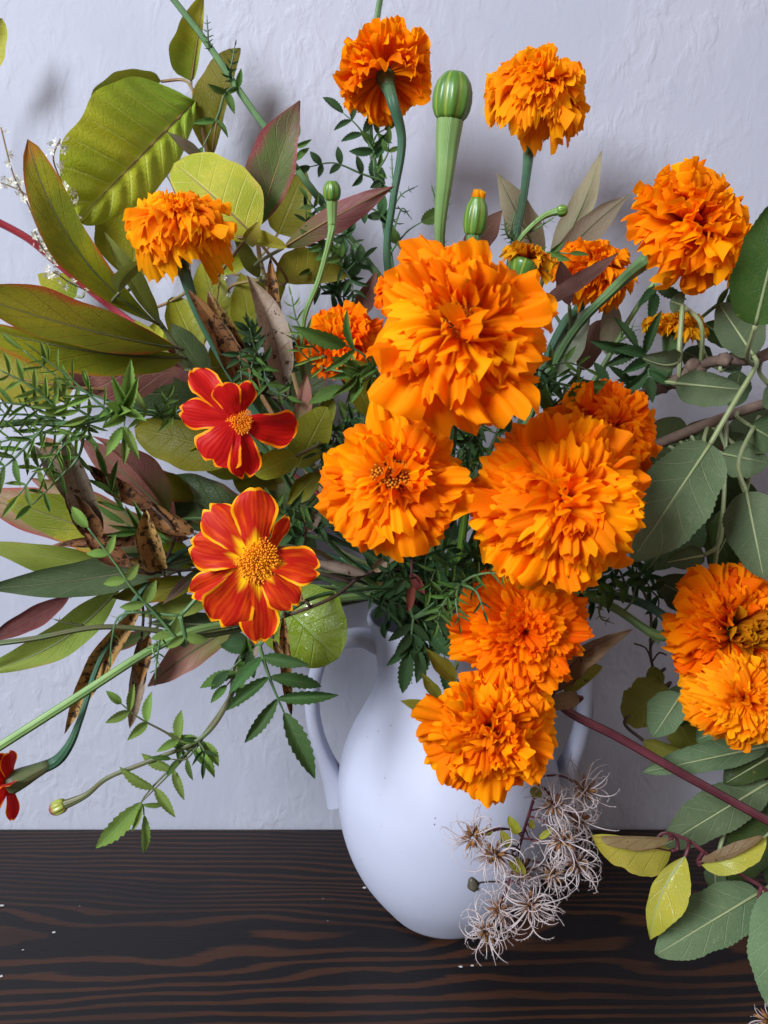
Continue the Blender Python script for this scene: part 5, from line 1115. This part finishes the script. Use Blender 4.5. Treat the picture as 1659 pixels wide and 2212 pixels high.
foliage('fine green stubs beside the light green stalk at right', [(1200, 1240, 0.46), (1290, 1300, 0.445), (1400, 1360, 0.43)], [
    ([(1345, 1325, 0.435), (1365, 1300, 0.43), (1372, 1270, 0.428)], 2, 14, 14, 8, L_ML, dict(wr=0.06, ang=50)),
    ([(1295, 1310, 0.44), (1298, 1335, 0.438), (1320, 1345, 0.436)], 4, 14, 16, 8, L_MG, dict(wr=0.06, ang=60)),
    ([(1395, 1362, 0.43), (1410, 1380, 0.43), (1425, 1390, 0.428)], 4, 10, 12, 6, L_MG, dict(wr=0.06, ang=60))], 0.001, 0.0007, S_LT)
# dense dark green in the heart of the bouquet
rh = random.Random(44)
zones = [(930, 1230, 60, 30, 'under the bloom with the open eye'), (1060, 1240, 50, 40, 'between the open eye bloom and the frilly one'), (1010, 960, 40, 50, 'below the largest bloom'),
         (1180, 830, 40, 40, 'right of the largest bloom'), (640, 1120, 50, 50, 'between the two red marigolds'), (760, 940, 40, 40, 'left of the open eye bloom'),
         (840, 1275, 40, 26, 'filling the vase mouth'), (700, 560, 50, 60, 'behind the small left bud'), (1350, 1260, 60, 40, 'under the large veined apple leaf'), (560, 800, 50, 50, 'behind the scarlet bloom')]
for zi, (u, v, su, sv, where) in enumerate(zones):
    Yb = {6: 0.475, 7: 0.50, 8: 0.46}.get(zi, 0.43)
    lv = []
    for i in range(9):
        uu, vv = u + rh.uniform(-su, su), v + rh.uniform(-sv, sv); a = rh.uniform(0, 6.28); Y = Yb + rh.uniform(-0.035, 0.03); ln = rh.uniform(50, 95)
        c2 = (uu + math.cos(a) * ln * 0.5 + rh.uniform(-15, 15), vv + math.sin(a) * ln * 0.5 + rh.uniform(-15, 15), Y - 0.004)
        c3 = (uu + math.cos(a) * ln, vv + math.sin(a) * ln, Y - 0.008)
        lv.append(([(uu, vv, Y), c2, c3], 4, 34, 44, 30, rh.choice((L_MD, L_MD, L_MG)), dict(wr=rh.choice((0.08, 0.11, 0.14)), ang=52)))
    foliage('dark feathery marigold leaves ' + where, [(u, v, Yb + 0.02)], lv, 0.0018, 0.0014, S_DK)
# bare cut stems packed in the vase mouth
for i, (u, v, Y, u2, v2, Y2, mt, wh) in enumerate([(800, 1250, 0.475, 740, 1200, 0.47, S_GR, 'leaning left under the brown twig'), (820, 1270, 0.47, 770, 1235, 0.455, S_LT, 'lowest at left of the vase mouth'), (850, 1240, 0.46, 830, 1180, 0.44, S_GR, 'rising behind the open eye bloom'),
        (905, 1250, 0.455, 900, 1190, 0.44, S_LT, 'beside the small red leaf'), (870, 1265, 0.465, 850, 1200, 0.46, S_DK, 'in the middle of the vase mouth'), (780, 1290, 0.49, 720, 1262, 0.495, S_LT, 'at the back of the vase mouth')]):
    branch('cut_stem', 'short green marigold stem ' + wh, 'stem', [(u, v, Y), (u2, v2, Y2)], 0.0024, 0.0022, mt, 'stems in the vase mouth')
# small red leaf and sepals
b16, n16 = branch('red_leaf', 'small dusky red leaf hanging just above the vase rim', 'leaf', [(890, 1210, 0.42), (888, 1240, 0.415)], 0.0009, 0.0006, S_PU)
leaf(b16, (886, 1238, 0.415), (918, 1284, 0.41), 12, 12, L_RD, 'lance', fold=0.3, near=n16, petm=S_PU)
leaf(b16, (893, 1260, 0.414), (883, 1322, 0.412), 10, 12, L_RD, 'lance', fold=0.3, near=n16, petm=S_PU)
b17, n17 = branch('blotched_leaf_tips', 'yellowing blotched leaf tips at upper left of the hanging bloom', 'leaf', [(985, 1440, 0.405), (975, 1480, 0.40)], 0.0012, 0.0009, S_BN)
leaf(b17, (985, 1470, 0.395), (922, 1403, 0.385), 20, 20, L_SP, 'lance', fold=0.3, near=n17, petm=S_BN)
leaf(b17, (952, 1510, 0.395), (910, 1452, 0.388), 14, 14, L_SP, 'lance', fold=0.3, near=n17, petm=S_BN)
leaf(b17, (950, 1540, 0.395), (866, 1514, 0.388), 14, 16, L_SP, 'lance', fold=0.2, near=n17, petm=S_BN)

# ------------------------------------------------------------------ crumbs on the table
def ground(u, v):
    d = FW + V((1, 0, 0)) * ((u - 829.5) / F) + UP * ((1106 - v) / F)
    return CAM + d * (-CAM.z / d.z)
for i, (u, v, s_, lb) in enumerate([(4, 1957, 9, 'pale pointed petal crumb on the table at the left edge, the higher one'), (172, 1958, 3, 'tiny white speck on the table, farthest back of those at left'), (116, 2015, 7, 'flat white crumb on a brown grain patch at left'),
        (50, 2053, 5, 'small white crumb on the dark grain below the flat one at left'), (3, 2110, 9, 'white petal crumb on the table at the left edge, the lower one'), (787, 1919, 8, 'white petal crumb just left of the vase on the table'),
        (698, 1942, 3, 'tiny white speck on the table further left of the vase'), (1453, 1883, 6, 'small white crumb on the dark table beside the yellow vine leaves'), (708, 1990, 3, 'tiny white speck on the brown grain left of the vase foot'),
        (995, 2089, 9, 'white smear of crumb below the vase foot, the left piece'), (1020, 2087, 7, 'white smear of crumb below the vase foot, the right piece')]):
    s_ *= 0.6; p = ground(u, v); k = mpp(p); r = random.Random(i); n = 7
    vs = [V((0, 0, s_ * k * 0.35))] + [V((math.cos(2 * PI * j / n) * s_ * k * r.uniform(0.5, 1.2), math.sin(2 * PI * j / n) * s_ * k * r.uniform(0.4, 0.9), s_ * k * r.uniform(0.02, 0.25))) for j in range(n)]
    o = put('petal_crumb', mk('petal_crumb', vs, [(0, 1 + j, 1 + (j + 1) % n) for j in range(n)], W_CR), M.Translation(p + V((0, 0, 0.0003))))
    o['label'] = lb; o['category'] = 'crumb'; o['group'] = 'white crumbs on the table'
